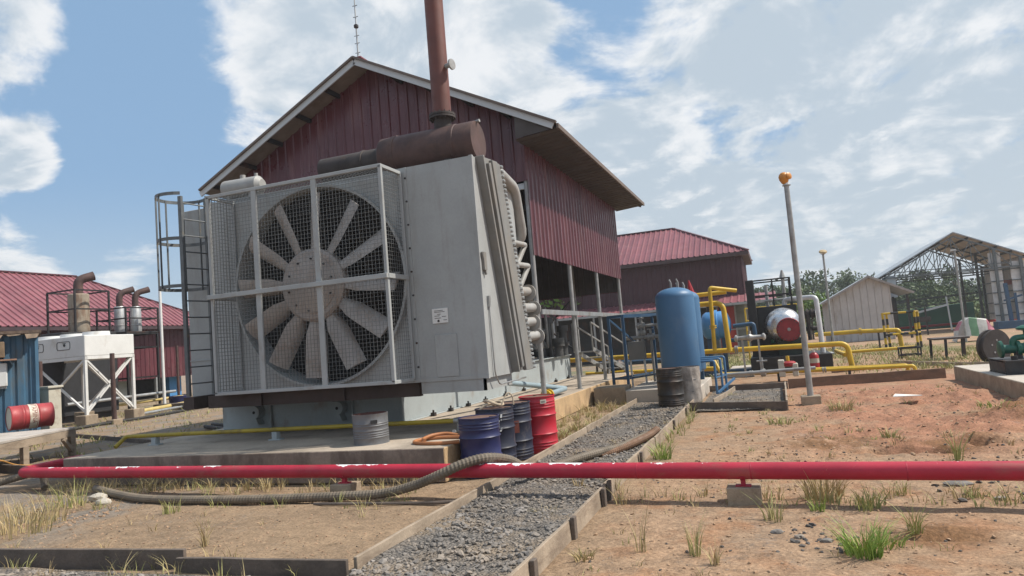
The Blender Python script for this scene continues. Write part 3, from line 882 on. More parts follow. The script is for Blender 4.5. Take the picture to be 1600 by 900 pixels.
# fan
fan = MB().lathe([(-.30, .0), (-.30, .46), (-.285, .48), (-.275, .48), (-.27, .56), (-.23, .605), (-.06, .61), (.0, .57), (.0, .0)], (FX, BY + .02, FZ), (0, 1, 0), 48, False).build('fan', hub_m, ck, smooth=True)
for i in range(10):
    a = 2 * math.pi * i / 10 + .2; MB().lathe([(0, .02), (.018, .017)], (FX + .43 * math.cos(a), BY - .281, FZ + .43 * math.sin(a)), (0, -1, 0), 6).build('hub_bolt', dark_steel, fan)
for k in range(12):
    a = R(86.5 - 30 * k); rd = Vector((math.cos(a), 0, math.sin(a))); tg = Vector((-math.sin(a), 0, math.cos(a))); b = MB(); vs = []; fs = []
    st = 8
    for i in range(st + 1):
        t = i / st; rr = .57 + (FR - .12 - .57) * t; ch = (.115 + .075 * sstep(0, .3, t)); tw = R(-50 + 14 * t)
        for (cx, th) in ((-1, 0), (-.6, .055), (0, .085), (.6, .055), (1, 0), (.6, -.02), (0, -.03), (-.6, -.02)):
            c_ = cx * ch; dpt = -th * (1 - .4 * t)
            p = Vector((FX, BY - .11, FZ)) + rd * rr + tg * (c_ * math.cos(tw) + dpt * math.sin(tw)) + Vector((0, 1, 0)) * (-c_ * math.sin(tw) * .8 + dpt * math.cos(tw))
            vs.append(p)
    for i in range(st):
        for j in range(8): q = (j + 1) % 8; fs.append((i * 8 + j, i * 8 + q, i * 8 + 8 + q, i * 8 + 8 + j))
    fs.append(tuple(range(8))); fs.append(tuple(st * 8 + j for j in range(8)))
    b.add(vs, fs).build('blade', blade_m, fan, smooth=True)
# mesh cage
GX0, GX1, GY, GZ0, GZ1 = -8.76, -5.40, 9.33, 1.315, 4.64
fm = MB()
for x in (GX0, GX1): fm.bar((x, GY, GZ0), (x, GY, GZ1), .055, .055)
for z in (GZ0, GZ1):
    fm.bar((GX0 - .03, GY, z), (GX1 + .03, GY, z), .055, .055)
    for x in (GX0, GX1): fm.bar((x, GY + .03, z), (x, BY - .015, z), .055, .055)
for x in (-7.80, -6.62): fm.bar((x, GY - .005, GZ0), (x, GY - .005, GZ1), .10, .035, (0, 1, 0))
zm = 2.93
fm.bar((GX0 - .06, GY - .045, zm), (GX1 + .04, GY - .045, zm), .06, .075)
fm.bar((GX1 + .02, GY - .02, zm), (GX1 + .02, BY - .02, zm), .06, .075); fm.bar((GX0 - .02, GY - .02, zm), (GX0 - .02, BY - .02, zm), .06, .075)
for x in (GX1 + .01, GX0 - .01): fm.bar((x, BY - .03, GZ0), (x, BY - .03, GZ1), .06, .03, (0, 1, 0))
frame = fm.build('cage_frame', unit_frame, ck); bev(frame, .005)
wm = MB(); st = .0625; r_ = .0024
nx = int((GX1 - GX0) / st); nz_ = int((GZ1 - GZ0) / st); ny = int((BY - GY) / st)
for i in range(1, nx): x = GX0 + (GX1 - GX0) * i / nx; wm.bar((x, GY + .012, GZ0), (x, GY + .012, GZ1), r_ * 2)
for i in range(1, nz_):
    z = GZ0 + (GZ1 - GZ0) * i / nz_; wm.bar((GX0, GY + .018, z), (GX1, GY + .018, z), r_ * 2)
    for x in (GX0, GX1): wm.bar((x, GY, z), (x, BY - .02, z), r_ * 2)
for i in range(1, ny):
    y = GY + (BY - GY) * i / ny
    for x in (GX0 + .004, GX1 - .004): wm.bar((x, y, GZ0), (x, y, GZ1), r_ * 2)
    wm.bar((GX0, y, GZ1), (GX1, y, GZ1), r_ * 2)
for i in range(1, nx): x = GX0 + (GX1 - GX0) * i / nx; wm.bar((x, GY, GZ1 + .003), (x, BY - .02, GZ1 + .003), r_ * 2)
wm.build('wire_mesh', wire_m, frame, fix=False)
# slanted tube bundle header along the right end
H0, H1, H2, H3 = (TB - .02, BZ1 + .02), (BB - .02, BZ0 + .02), (BB + .88, BZ0 + .05), (TB + .72, BZ1 + .08)
hx = BX1 - .02
hd = MB().poly([(hx, *H0), (hx, *H1), (hx, H2[0], H2[1]), (hx, H3[0], H3[1])], (.10, 0, 0))
def hpt(k, s_): return (H0[0] + (H1[0] - H0[0]) * k + (H3[0] - H0[0]) * s_, H0[1] + (H1[1] - H0[1]) * k)
a = hpt(.02, .33); c = hpt(.98, .30)
hd.bar((hx + .12, *a), (hx + .12, *c), .07, .10)
a = hpt(.0, .0); c = hpt(1, .0); hd.bar((hx + .09, *a), (hx + .09, *c), .14, .05, (0, 1, 0))
a = hpt(.0, .5); c = hpt(1, .46)
hd.poly([(hx + .10, *hpt(0, .48)), (hx + .10, *hpt(1, .45)), (hx + .10, *hpt(1, .93)), (hx + .10, *hpt(0, .93))], (.06, 0, 0))
header = hd.build('header_box', unit_dust, ck); bev(header, .006)
b = MB()
for i in range(46):
    k = (i + .5) / 46
    for s_ in (.945, 1.0):
        p = hpt(k, s_); b.lathe([(0, .030), (.10, .027)], (hx + .085, *p), (1, .25, 0), 6)
b.build('bolt_rows', unit_frame, header)
b = MB().poly([(BX0, H0[0] + .04, H0[1]), (BX0, H1[0] + .04, H1[1]), (BX0, H2[0] - .03, H2[1] + .02), (BX0, H3[0] - .03, H3[1] - .03)], (BX1 - BX0 - .06, 0, 0))
b.build('bundle', unit_dust, ck)
# pipes leaving the header
def hp(k, s_=1.0, dx=.04): p = hpt(k, s_); return Vector((hx + dx, p[0], p[1]))
pm = M('dusty_pipe_paint', (.33, .325, .31), .55, .1, .14, 3, (.28, .22, .16), .5, (1, 1, 1), .52)
p = hp(.03, .97)
MB().tube(fillet([p, (p.x, p.y + .22, p.z + .02), (p.x - .02, p.y + .98, p.z - .10), (p.x - .1, p.y + 1.45, p.z - .98), (p.x - .55, p.y + 1.35, p.z - 1.15), (p.x - 1.2, p.y + 1.3, p.z - 1.15)], .2), .10, 14).build('coolant_pipe', pm, ck, smooth=True)
for k, ln in ((.36, .95), (.47, .95)):
    p = hp(k); MB().tube(fillet([p, (p.x, p.y + ln, p.z + .03), (p.x - .1, p.y + ln - .35, p.z - .42)], .03), .05, 10).build('brace_pipe', pm, ck, smooth=True)
for k, ln in ((.605, .85), (.69, 1.0), (.765, .85), (.84, .95)):
    p = hp(k, 1.0, -.02); f = MB()
    f.cyl(p - Vector((0, .05, 0)), p + Vector((0, ln, .03)), .085)
    for d in (.10, .15, ln): f.cyl(p + Vector((0, d, .01)), p + Vector((0, d + .035, .01)), .15, 18)
    f.build('flanged_pipe', pm, ck, smooth=True)
    MB().tube(fillet([p + Vector((-.15, .25, -.02)), p + Vector((-.15, .75, -.05)), p + Vector((-.35, 1.2, -.35))], .1), .07, 10).build('branch_pipe', pm, ck, smooth=True)
# header drum behind
MB().lathe([(0, .0), (.0, .5), (.05, .58), (3.2, .58), (3.28, .5), (3.32, .0)], (BX1 - .62, 11.75, 1.32), (0, 0, 1), 32).build('surge_drum', unit_frame, ck, smooth=True)
# conduit and switch on the side face
b = MB().box(BX1, BX1 + .05, 10.02, 10.12, 2.92, 3.2); b.bar((BX1 + .03, 10.0, 3.2), (BX1 + .03, 10.1, 2.85), .03)
b.build('switch_box', unit_dust, housing)
b = MB().box(BX1, BX1 + .04, 10.12, 10.18, 2.35, 2.52)
b.tube(fillet([(BX1 + .02, 10.15, 2.36), (BX1 + .03, 10.15, 1.30), (BX1 + .03, 10.3, 1.13), (BX1 + .03, 11.55, 1.15)], .08), .012, 8)
b.build('conduit', galv, housing)
# cabinet set back on the left, with the ladder
cb = MB().box(-10.68, -9.3, 10.72, 12.0, 1.06, 4.88); cb.box(-10.70, -9.28, 10.705, 10.72, 1.9, 1.93)
bev(cb.build('side_cabinet', unit_grey, ck), .01)
LA, LB = Vector((-9.87, 9.83, 0)), Vector((-9.80, 10.36, 0))        # the two rails stand on the unit's left side
lm = M('ladder_steel', (.135, .145, .15), .55, .3, .2, 4, (.28, .2, .1), .5, (2, 2, 2), .56)
ld = MB(); ld.bar(LA + Vector((0, 0, 1.28)), LA + Vector((0, 0, 4.92)), .075, .05)
ld.bar(LB + Vector((0, 0, 1.28)), LB + Vector((0, 0, 4.95)), .045, .05)
lad = ld.build('ladder', lm, ck)
for i in range(12):
    z = 1.5 + i * .30; MB().cyl(LA + Vector((0, 0, z)), LB + Vector((0, 0, z)), .013, 8).build('rung', lm, lad)
for z in (4.85, 4.12, 2.55): MB().bar(LB + Vector((0, 0, z)), LB + Vector((.40, .26, z)), .05, .04).build('bracket', lm, lad)
mid = (LA + LB) / 2; hv = (LB - LA) / 2; hn = Vector((-hv.y, hv.x, 0)).normalized()
HR = .43; hc = mid + hn * math.sqrt(HR * HR - hv.length_squared); a0 = math.atan2(-math.sqrt(HR * HR - hv.length_squared), -hv.length)
def hoop_pt(a):
    q = a0 + (a / math.pi) * (-(2 * math.pi - (math.pi - 2 * abs(a0 + math.pi / 2)) * 0 - 2 * math.asin(hv.length / HR)))
    return hc + hv.normalized() * (HR * math.cos(q)) + hn * (HR * math.sin(q))
for z in (4.98, 4.15, 3.28):
    hp_ = MB(); pts = [hoop_pt(math.pi * i / 20) + Vector((0, 0, z)) for i in range(21)]
    for i in range(20): hp_.bar(pts[i], pts[i + 1] + (pts[i + 1] - pts[i]) * .04, .012, .06)
    hp_.build('safety_hoop', lm, lad)
for i in (4, 7, 10, 13, 16):
    p = hoop_pt(math.pi * i / 20) * .999; MB().bar(p + Vector((0, 0, 3.25)), p + Vector((0, 0, 5.0)), .035, .012, (1, 0, 0)).build('hoop_strap', lm, lad)
# small receiver tank on top
tk = MB().lathe([(-.42, .0), (-.42, .1), (-.37, .17), (.35, .17), (.42, .1), (.42, 0)], (-8.75, 10.2, 4.97), (1, .05, 0), 20)
tk.cyl((-8.75, 10.2, 5.1), (-8.75, 10.2, 5.2), .05); tk.cyl((-8.45, 10.2, 5.1), (-8.45, 10.2, 5.19), .03)
tank = tk.build('top_tank', pm, ck, smooth=True)
b = MB()
for x in (-9.0, -8.5): b.box(x - .04, x + .04, 10.08, 10.34, BZ1 + .001, 4.83)
b.build('tank_feet', pm, tank)
# brown support beams carrying the box on the skid
b = MB()
for x in (-10.1, -8.6, -6.9): b.box(x - .12, x + .12, 10.05, 12.6, 1.03, 1.255)
b.box(-9.7, -5.4, 10.1, 10.22, 1.03, 1.255)
b.build('support_beams', brown_under, ck)

# ------------------------------------------------------------------ exhaust silencer and stack on the cooler roof
SX1, SX0, SY, SZ, SR = -4.42, -6.28, 11.05, 5.28, .345
ex = thing('exhaust_silencer', (-5.4, SY, 4.9), 'rusty exhaust silencer drum and red oxide stack lying over the cooler roof', 'exhaust stack')
sil = MB().lathe([(0, .0), (0, .30), (.04, SR), (.25, SR), (.26, SR + .012), (.34, SR + .012), (.35, SR), (1.44, SR), (1.45, SR + .01), (1.50, SR + .01), (1.51, SR), (1.84, SR), (1.86, SR - .01), (1.86, .0)], (SX0, SY, SZ), (1, 0, 0), 40).build('silencer_drum', rust_m, ex, smooth=True)
MB().lathe([(0, .19), (.02, .225), (.9, .225), (.905, .24), (.95, .24), (.955, .225), (1.36, .225)], (SX0 - 1.32, SY, SZ - .02), (1, 0, 0), 28).build('inlet_pipe', rust_dark, ex, smooth=True)
MB().cyl((-5.07, SY, SZ + .25), (-5.07, SY, SZ + .56), .155, 24).build('stub', rust_dark, ex, smooth=True)
st = MB().cyl((-5.07, SY, SZ + .58), (-5.07, SY, 10.2), .165, 28).build('stack', stack_m, ex, smooth=True)
fl = MB().cyl((-5.07, SY, SZ + .50), (-5.07, SY, SZ + .535), .235, 28).cyl((-5.07, SY, SZ + .545), (-5.07, SY, SZ + .58), .235, 28)
for i in range(14): a = 2 * math.pi * i / 14; fl.cyl((-5.07 + .205 * math.cos(a), SY + .205 * math.sin(a), SZ + .47), (-5.07 + .205 * math.cos(a), SY + .205 * math.sin(a), SZ + .61), .014, 6)
fl.build('flange', rust_dark, ex)
MB().cyl((-4.92, SY - .03, SZ + 1.42), (-4.80, SY - .06, SZ + 1.42), .045).cyl((-4.80, SY - .06, SZ + 1.42), (-4.77, SY - .066, SZ + 1.42), .095, 18).build('nozzle', galv_pipe, st, smooth=True)
MB().cyl((SX1 - .02, SY - .02, SZ + .33), (SX1 + .06, SY - .03, SZ + .34), .03, 8).build('drain_plug', galv_pipe, sil)
b = MB()
for x in (-4.9, -6.0): b.box(x - .05, x + .05, SY - .26, SY + .26, 4.785, SZ - SR + .06); b.bar((x + .2, SY - .28, 4.80), (x - .06, SY - .28, 4.98), .03)
b.build('saddles', rust_dark, ex)

# ------------------------------------------------------------------ drums
def drum(x, y, z, r, h, body_m, lid_m, label, open_=False, rot=0, group=None, ribs=(.33, .66), name='oil_drum', bottom_m=None):
    d = thing(name, (x, y, z), label, 'oil drum', group)
    pr = [(0, r - .012), (0, r + .004), (.016, r + .006), (.02, r - .004)]
    for k in ribs:
        pr += [(h * k - .022, r - .004), (h * k, r + .012), (h * k + .022, r - .004)]
    for k in (.08, .13, .18, .80, .85, .90):
        pr += [(h * k - .010, r - .004), (h * k, r + .0025), (h * k + .010, r - .004)]
    pr = pr[:4] + sorted(pr[4:]) + [(h - .02, r - .004), (h - .014, r + .007), (h, r + .006), (h, r - .010)]
    if open_: pr += [(h - .02, r - .012), (.02, r - .014)]
    else: pr += [(h - .018, r - .012)]
    b = MB().lathe(pr, (x, y, z), (0, 0, 1), 44, False).build('body', body_m, d, smooth=True)
    if open_: MB().cyl((x, y, z + .012), (x, y, z + .022), r - .016, 30).build('bottom', lid_rust, d)
    else:
        l = MB().cyl((x, y, z + h - .026), (x, y, z + h - .014), r - .012, 40).build('lid', lid_m, d)
        a = rot
        MB().cyl((x + .2 * math.cos(a), y + .2 * math.sin(a), z + h - .014), (x + .2 * math.cos(a), y + .2 * math.sin(a), z + h - .002), .035, 12).build('bung', lid_m, l)
    return d


navy_lab = 'clean navy blue oil drum with a brown lid, nearest the pad corner'
d1 = drum(-3.93, 9.0, 0.0, .282, .79, drum_blue, lid_rust, navy_lab)
d2 = drum(-3.95, 9.64, 0.0, .282, .84, drum_dark, lid_rust, 'dark navy oil drum with white paint streaks, between the other two blue drums')
d3 = drum(-3.90, 10.25, 0.0, .282, .85, drum_dark, lid_rust, 'dark navy oil drum with a faded red sticker, just left of the red drum')
d4 = drum(-3.695, 10.86, 0.0, .29, .88, drum_red, lid_rust, 'bright red oil drum with a small white label, standing by the pad edge', rot=2)
b = MB(); rg = random.Random(11)
for i in range(16):
    a = R(-58 + rg.uniform(-9, 9)); z = .38 + .34 * rg.random(); w = rg.uniform(.006, .02)
    c = Vector((-3.95 + .288 * math.cos(a), 9.64 + .288 * math.sin(a), z)); t = Vector((-math.sin(a), math.cos(a), 0)); h = rg.uniform(.012, .05)
    o = Vector((math.cos(a), math.sin(a), 0)) * .001
    b.add([c - t * w + o, c + t * w * .6 + o, c + t * w + o + Vector((0, 0, h)), c - t * w * .4 + o + Vector((0, 0, h))], [(0, 1, 2, 3)])
b.build('paint_streaks', white_p, d2)
a = R(-52); c = Vector((-3.695 + .297 * math.cos(a), 10.86 + .297 * math.sin(a), .80)); t = Vector((-math.sin(a), math.cos(a), 0)); o = Vector((math.cos(a), math.sin(a), 0)) * .004
lb = MB().poly([c - t * .05 - Vector((0, 0, .03)), c + t * .05 - Vector((0, 0, .03)), c + t * .05 + Vector((0, 0, .03)), c - t * .05 + Vector((0, 0, .03))], o).build('drum_label', cream, d4)
b = MB()
for z in (-.012, .004): b.poly([c - t * .038 + o * 1.3 + Vector((0, 0, z)), c + t * .03 + o * 1.3 + Vector((0, 0, z)), c + t * .03 + o * 1.3 + Vector((0, 0, z + .006)), c - t * .038 + o * 1.3 + Vector((0, 0, z + .006))], o * .2)
b.build('print', ink_m, lb)
a = R(-62); c = Vector((-3.90 + .286 * math.cos(a), 10.25 + .286 * math.sin(a), .50)); t = Vector((-math.sin(a), math.cos(a), 0)); o = Vector((math.cos(a), math.sin(a), 0)) * .003
MB().poly([c - t * .05 - Vector((0, 0, .09)), c + t * .05 - Vector((0, 0, .09)), c + t * .05 + Vector((0, 0, .09)), c - t * .05 + Vector((0, 0, .09))], o).build('faded_sticker', print_red, d3)

gd = thing('cut_drum', (-5.76, 9.17, .45), 'grey cut-down oil drum with a rusty inside, standing on the pad edge', 'oil drum')
r, h = .262, .44
pr = [(0, r - .01), (0, r + .003), (.015, r)]
for k in (.10, .13, .16, .20, .27, .30): pr += [(k - .010, r - .003), (k, r + .004), (k + .010, r - .003)]
pr += [(h - .02, r), (h, r + .004), (h, r - .008)]
body = MB().lathe(pr, (-5.76, 9.17, .45), (0, 0, 1), 44, False).build('body', drum_grey, gd, smooth=True)
MB().lathe([(h - .001, r - .008), (.02, r - .012), (.02, .0)], (-5.76, 9.17, .45), (0, 0, 1), 44, False).build('inside', M('rusty_inside', (.12, .05, .04), .8, 0, .3, 4), gd, smooth=True)
a = R(-47); c = Vector((-5.76 + r * math.cos(a), 9.17 + r * math.sin(a), .45 + .33)); t = Vector((-math.sin(a), math.cos(a), 0)); o = Vector((math.cos(a), math.sin(a), 0)) * .005
MB().poly([c - t * .05 - Vector((0, 0, .025)), c + t * .05 - Vector((0, 0, .025)), c + t * .05 + Vector((0, 0, .025)), c - t * .05 + Vector((0, 0, .025))], o).build('hand_hole', dark_inside, body)

bd = drum(-2.33, 16.35, .02, .295, .88, drum_black, lid_rust, 'tarry black oil drum at the end of the gravel path')
wd = drum(-2.02, 17.05, .02, .285, .84, M('wrapped_drum_paint', (.13, .12, .115), .6, 0, .3, 4, (.05, .04, .035), .6), lid_rust, 'grey oil drum wrapped in dusty plastic behind the black drum')
b = MB(); vs = []; fs = []; n = 40; k_ = 9
for j in range(k_ + 1):
    for i in range(n):
        a = 2 * math.pi * i / n; rr = .300 + .022 * noise.noise(Vector((math.cos(a) * 4, math.sin(a) * 4, j * .9))) + .01 * math.sin(a * 9 + j)
        vs.append((-2.02 + rr * math.cos(a), 17.05 + rr * math.sin(a), .05 + .82 * j / k_))
for j in range(k_):
    for i in range(n): q = (i + 1) % n; fs.append((j * n + i, j * n + q, (j + 1) * n + q, (j + 1) * n + i))
b.add(vs, fs).build('plastic_wrap', plastic_m, wd, smooth=True)

# rope on the drums, valve behind the red drum, orange hose on the pad
rp = MB(); rg = random.Random(4)
pts = [(-4.08, 9.51, .80), (-4.00, 9.54, .87), (-3.92, 9.61, .90), (-3.88, 9.70, .87), (-3.96, 9.76, .88), (-4.04, 9.68, .93), (-3.92, 9.56, .94), (-3.80, 9.62, .88), (-3.78, 9.76, .87), (-3.88, 9.84, .91), (-4.03, 9.78, .87)]
rp.tube(spline(pts, 6), .020, 7)
rp.tube(spline([(-3.73, 9.56, .87), (-3.68, 9.62, 1.0), (-3.64, 9.66, 1.04), (-3.60, 9.70, .98), (-3.60, 9.72, .86)], 6), .011, 6)
for q_ in rp.v: q_.x -= .07
tag(rp.build('rope', rope_m, smooth=True), 'pale knotted rope heap lying on the streaked blue drum', 'rope')
oh = MB().tube(spline([(-4.05, 9.25, .475), (-4.35, 9.32, .475), (-4.62, 9.3, .475), (-4.80, 9.15, .475), (-4.78, 8.92, .475), (-4.55, 8.78, .475), (-4.25, 8.76, .475), (-4.05, 8.86, .475)], 8), .026, 9)
oh.tube(spline([(-4.06, 9.36, .48), (-4.30, 9.44, .48), (-4.5, 9.40, .52), (-4.66, 9.26, .52), (-4.7, 9.05, .50), (-4.6, 8.9, .50)], 8), .024, 9)
for q_ in oh.v: q_.x -= .13
tag(oh.build('orange_hose', orange_hose, smooth=True), 'loop of orange hose lying on the pad corner beside the blue drum', 'hose')
vf = thing('yellow_flange_pipe', (-4.2, 13.4, .45), 'pale blue drain pipe with a yellow flange on the pad behind the red drum', 'pipe')
MB().tube(fillet([(-5.7, 12.3, 1.18), G(884, 607, .56), G(858, 616, .56)], .10), .060, 12).build('pipe', M('pale_blue_pipe', (.25, .32, .35), .5, 0, .1, 3), vf, smooth=True)
fq = G(858, 616, .56); fd = (fq - G(884, 607, .56)).normalized()
fl = MB().cyl(fq, fq + fd * .06, .12, 16).cyl(fq + fd * .05, fq + fd * .24, .085, 16).cyl(fq + fd * .23, fq + fd * .29, .12, 16)
fl.build('flange', yellow, vf, smooth=True)
MB().box(fq.x - .06, fq.x + .06, fq.y - .06, fq.y + .06, .45, .50).build('pipe_foot', dark_steel, vf)

# yellow pipe along the pad
yp = thing('yellow_pad_pipe', (-8.1, 9.92, .45), 'thin yellow pipe running along the pad in front of the skid', 'pipe')
MB().tube(fillet([(-11.36, 9.55, .47), (-11.36, 9.78, .62), (-11.30, 9.80, .625), (-8.0, 9.92, .625), (-4.76, 10.04, .625)], .07), .036, 12).build('pipe', yellow_dull, yp, smooth=True)
MB().cyl((-4.80, 10.04, .625), (-4.72, 10.045, .625), .045, 12).cyl((-4.73, 10.045, .45), (-4.73, 10.045, .64), .03, 10).cyl((-4.74, 10.02, .46), (-4.68, 9.75, .50), .03, 10).build('end_valve', galv_pipe, yp, smooth=True)
for x, y in ((-10.7, 9.83), (-8.1, 9.92), (-6.3, 9.98)):
    MB().box(x - .05, x + .05, y - .05, y + .05, .45, .588).box(x - .12, x + .12, y - .06, y + .06, .45, .47).build('support', skid_m, yp)

# ------------------------------------------------------------------ the long red fire water pipe
rpz = .30
PA0, PA, PB, PC = Vector((-12.06, 9.75, -.15)), Vector((-12.04, 9.55, rpz)), Vector((-11.86, 8.16, rpz)), Vector((-3.0, 7.66, rpz))
PD = Vector((4.2, 7.05, rpz + .004))
fp = thing('fire_pipe', (-3.5, 7.7, 0), 'long red fire water pipe with flaked white paint crossing the yard', 'pipe')
MB().tube(fillet([PA0, PA, PB, PC, PD], .22, 7), .084, 20).build('pipe', firered, fp, smooth=True)


def pipe_y(x): return PB.y + (PC.y - PB.y) * (x - PB.x) / (PC.x - PB.x) if x < PC.x else PC.y + (PD.y - PC.y) * (x - PC.x) / (PD.x - PC.x)


for x in (-5.33, -.44):
    y = pipe_y(x)
    s_ = MB().box(x - .022, x + .022, y - .03, y + .03, .165, .24).box(x - .075, x + .075, y - .04, y + .04, .152, .165)
    s_.poly([(x - .024, y + .1 * math.sin(q) * .93, rpz - .093 * math.cos(q)) for q in [R(t) for t in range(-60, 61, 15)]] +
            [(x - .024, y + .085 * math.sin(q), rpz - .0845 * math.cos(q)) for q in [R(t) for t in range(60, -61, -15)]], (.048, 0, 0))
    s_.build('saddle', firered, fp)
    bk = MB().box(x - .16, x + .16, y - .11, y + .13, -.03, .152); o = bk.build('concrete_block', block_m); bev(o, .008)
    tag(o, 'concrete block under the red pipe, left of the gravel path' if x < -2 else 'concrete block under the red pipe, right of the gravel path', 'concrete block')
for x in (-10.1, -7.9, -6.35, -1.55, -.40, .95):
    MB().lathe([(-.008, .0835), (-.004, .0862), (.004, .0862), (.008, .0835)], (x + .05, pipe_y(x + .05), rpz), (1, -.075, 0), 20, False).build('weld_ring', M('plain_fire_red', (.36, .012, .036), .5, 0, .1, 3), fp, smooth=True)


# ------------------------------------------------------------------ ribbed hoses
def ribbed(pts, r, name, m, label, step=.022):
    P = spline(pts, 24); L = [P[0]]; acc = 0
    for i in range(1, len(P)):
        seg = P[i] - P[i - 1]; d = seg.length; t = step - acc
        while t <= d: L.append(P[i - 1] + seg * (t / d)); t += step
        acc = d - (t - step)
    q = []; rr = []
    for i in range(len(L)): q.append(L[i]); rr.append(r * (1.05 if i % 2 else .93))
    o = MB().tube(q, rr, 12).build(name, m, smooth=False)
    return tag(o, label, 'hose')


ribbed([(-9.95, 8.0, .07), (-9.2, 7.68, .06), (-8.3, 7.40, .05), (-7.4, 7.32, .05), (-6.3, 7.36, .05), (-5.2, 7.46, .06), (-4.6, 7.53, .08), (-4.15, 7.50, .18), (-3.78, 7.45, .31),
        (-3.55, 7.52, .40), (-3.3, 7.70, .442), (-3.12, 7.98, .36), (-3.0, 8.3, .18), (-2.92, 8.9, .09), (-2.75, 9.5, .09), (-2.5, 10.0, .10), (-2.28, 10.45, .10), (-2.15, 10.9, .12), (-2.05, 11.4, .13)],
       .056, 'ribbed_hose', hose_m, 'long grey-brown ribbed hose lying along the ground and looped over the red pipe')
ribbed([(-13.2, 7.4, .05), (-12.6, 7.85, .08), (-12.0, 8.35, .22), (-11.72, 8.40, .26), (-11.45, 8.28, .18), (-11.25, 8.15, .05)], .058, 'ribbed_hose', hose_m,
       'short ribbed hose arching over the ground at the red pipe elbow')
ribbed([(-2.52, 9.98, .055), (-2.33, 10.30, .075), (-2.16, 10.75, .10), (-2.02, 11.3, .12), (-1.93, 11.62, .17)], .060, 'rusty_hose', hose_rust,
       'rust brown hose end resting on the right board of the gravel path')
o = MB().tube(spline([(-6.05, 7.28, .005), (-5.7, 7.24, .015), (-4.6, 7.3, .012), (-4.2, 7.36, .015)], 6), .018, 7).build('stick', wood_dk, smooth=True)
o.location += Vector((.6, .02, .0)); tag(o, 'dark stick lying on the dirt below the red pipe', 'stick')


# ------------------------------------------------------------------ board edging
def board(p, q, h, th, m, label, z0=-.03, name='edge_board', tilt=0, grp='boards edging the gravel'):
    p = Vector((p[0], p[1], 0)); q = Vector((q[0], q[1], 0)); d = (q - p); L = d.length; d.normalize(); s = Vector((-d.y, d.x, 0))
    n = max(2, int(L / .35)); b = MB(); vs = []; rg = random.Random(int(p.x * 50 + p.y * 9))
    wob = rg.uniform(0, 9)
    for i in range(n + 1):
        c = p + d * (L * i / n) + s * (.012 * noise.noise(Vector((i * .4, wob, 0))))
        t = h + .012 * noise.noise(Vector((i * .6, wob, 4)))
        for (a, z) in ((-th / 2, z0), (th / 2, z0), (th / 2 + tilt, t), (-th / 2 + tilt, t)): vs.append(c + s * a + Vector((0, 0, z)))
    fs = [(0, 1, 2, 3), tuple(n * 4 + k for k in (3, 2, 1, 0))]
    for i in range(n):
        for k in range(4): l = (k + 1) % 4; fs.append((i * 4 + k, i * 4 + 4 + k, i * 4 + 4 + l, i * 4 + l))
    o = b.add(vs, fs).build(name, m); bev(o, .004)
    return tag(o, label, 'board', grp)


board((-3.385, 5.02), (-3.385, 8.15), .125, .035, wood, 'grey board edging the left side of the gravel path, in front of the red pipe')
board((-3.40, 8.17), (-3.385, 12.6), .125, .035, wood, 'grey board edging the left side of the gravel path, beside the drums')
board((-3.385, 12.62), (-3.385, 18.0), .13, .035, wood, 'grey board edging the left side of the gravel path, farthest past the red drum')
board((-1.88, 3.6), (-1.87, 7.62), .155, .032, wood, 'pale board edging the right side of the gravel path, in front of the red pipe', tilt=.01)
board((-1.90, 7.64), (-1.88, 10.9), .15, .032, wood, 'pale board edging the right side of the gravel path, just beyond the red pipe', tilt=.008)
board((-1.87, 10.92), (-1.87, 16.5), .15, .032, wood, 'pale board edging the right side of the gravel path, farthest by the black drum')
board((-8.6, 4.74), (-5.12, 4.97), .165, .04, wood_dk, 'dark board across the front left edge of the dirt bed, left piece')
board((-5.10, 4.86), (-3.41, 4.95), .125, .04, wood_dk, 'dark board across the front left edge of the dirt bed, right piece')
stk = MB().box(-1.86, -1.82, 4.98, 5.06, -.05, .15)
s0 = stk.build('board_stake', wood_dk); bev(s0, .004)
SG = 'stakes along the right path board'
tag(s0, 'short dark stake propping the right path board, nearest the camera', 'stake', SG)
for (y, hgt, lab) in ((6.12, 1.15, 'short dark stake propping the right path board, standing alone before the red pipe'), (7.30, 1.1, 'short dark stake under the red pipe at the board joint, front one of the pair'),
                      (7.58, 1.2, 'short dark stake under the red pipe at the board joint, rear one of the pair'), (9.55, 1.05, 'short dark stake on the right path board just beyond the red pipe'),
                      (12.9, 1.0, 'short dark stake on the right path board halfway to the black drum'), (14.8, 1.0, 'short dark stake on the right path board close to the black drum')):
    c = s0.copy(); COL.objects.link(c); c.location = (s0.location.x + .005, y, s0.location.z); c.scale = (1, 1, hgt); c['label'] = lab
board((-1.86, 15.62), (.10, 15.03), .17, .035, wood_dk, 'dark board across the near end of the small gravel bed by the lamp post')
board((.10, 15.03), (.14, 19.6), .19, .035, wood, 'board along the right side of the small gravel bed by the lamp post')
board((-1.42, 16.4), (-1.12, 19.6), .14, .035, wood, 'board slanting along the left side of the small gravel bed')
board((-1.9, 20.05), (.2, 19.85), .15, .05, wood_dk, 'dark board behind the small gravel bed')
board((.22, 19.75), (3.95, 20.55), .24, .06, wood_red, 'long clay-stained board behind the open dirt at the right')
board((.3, 20.7), (3.2, 21.3), .13, .05, wood_dk, 'low dark board just behind the long clay-stained board')
board((1.6, 24.6), (4.0, 25.1), .16, .06, wood_red, 'clay-stained board beyond the low yellow pipes')
board((4.9, 24.0), (5.9, 22.7), .14, .06, wood, 'short board lying before the rusty wheel')
board((3.7, 27.0), (4.9, 24.1), .12, .06, wood, 'weathered board beside the dry grass under the barrier')


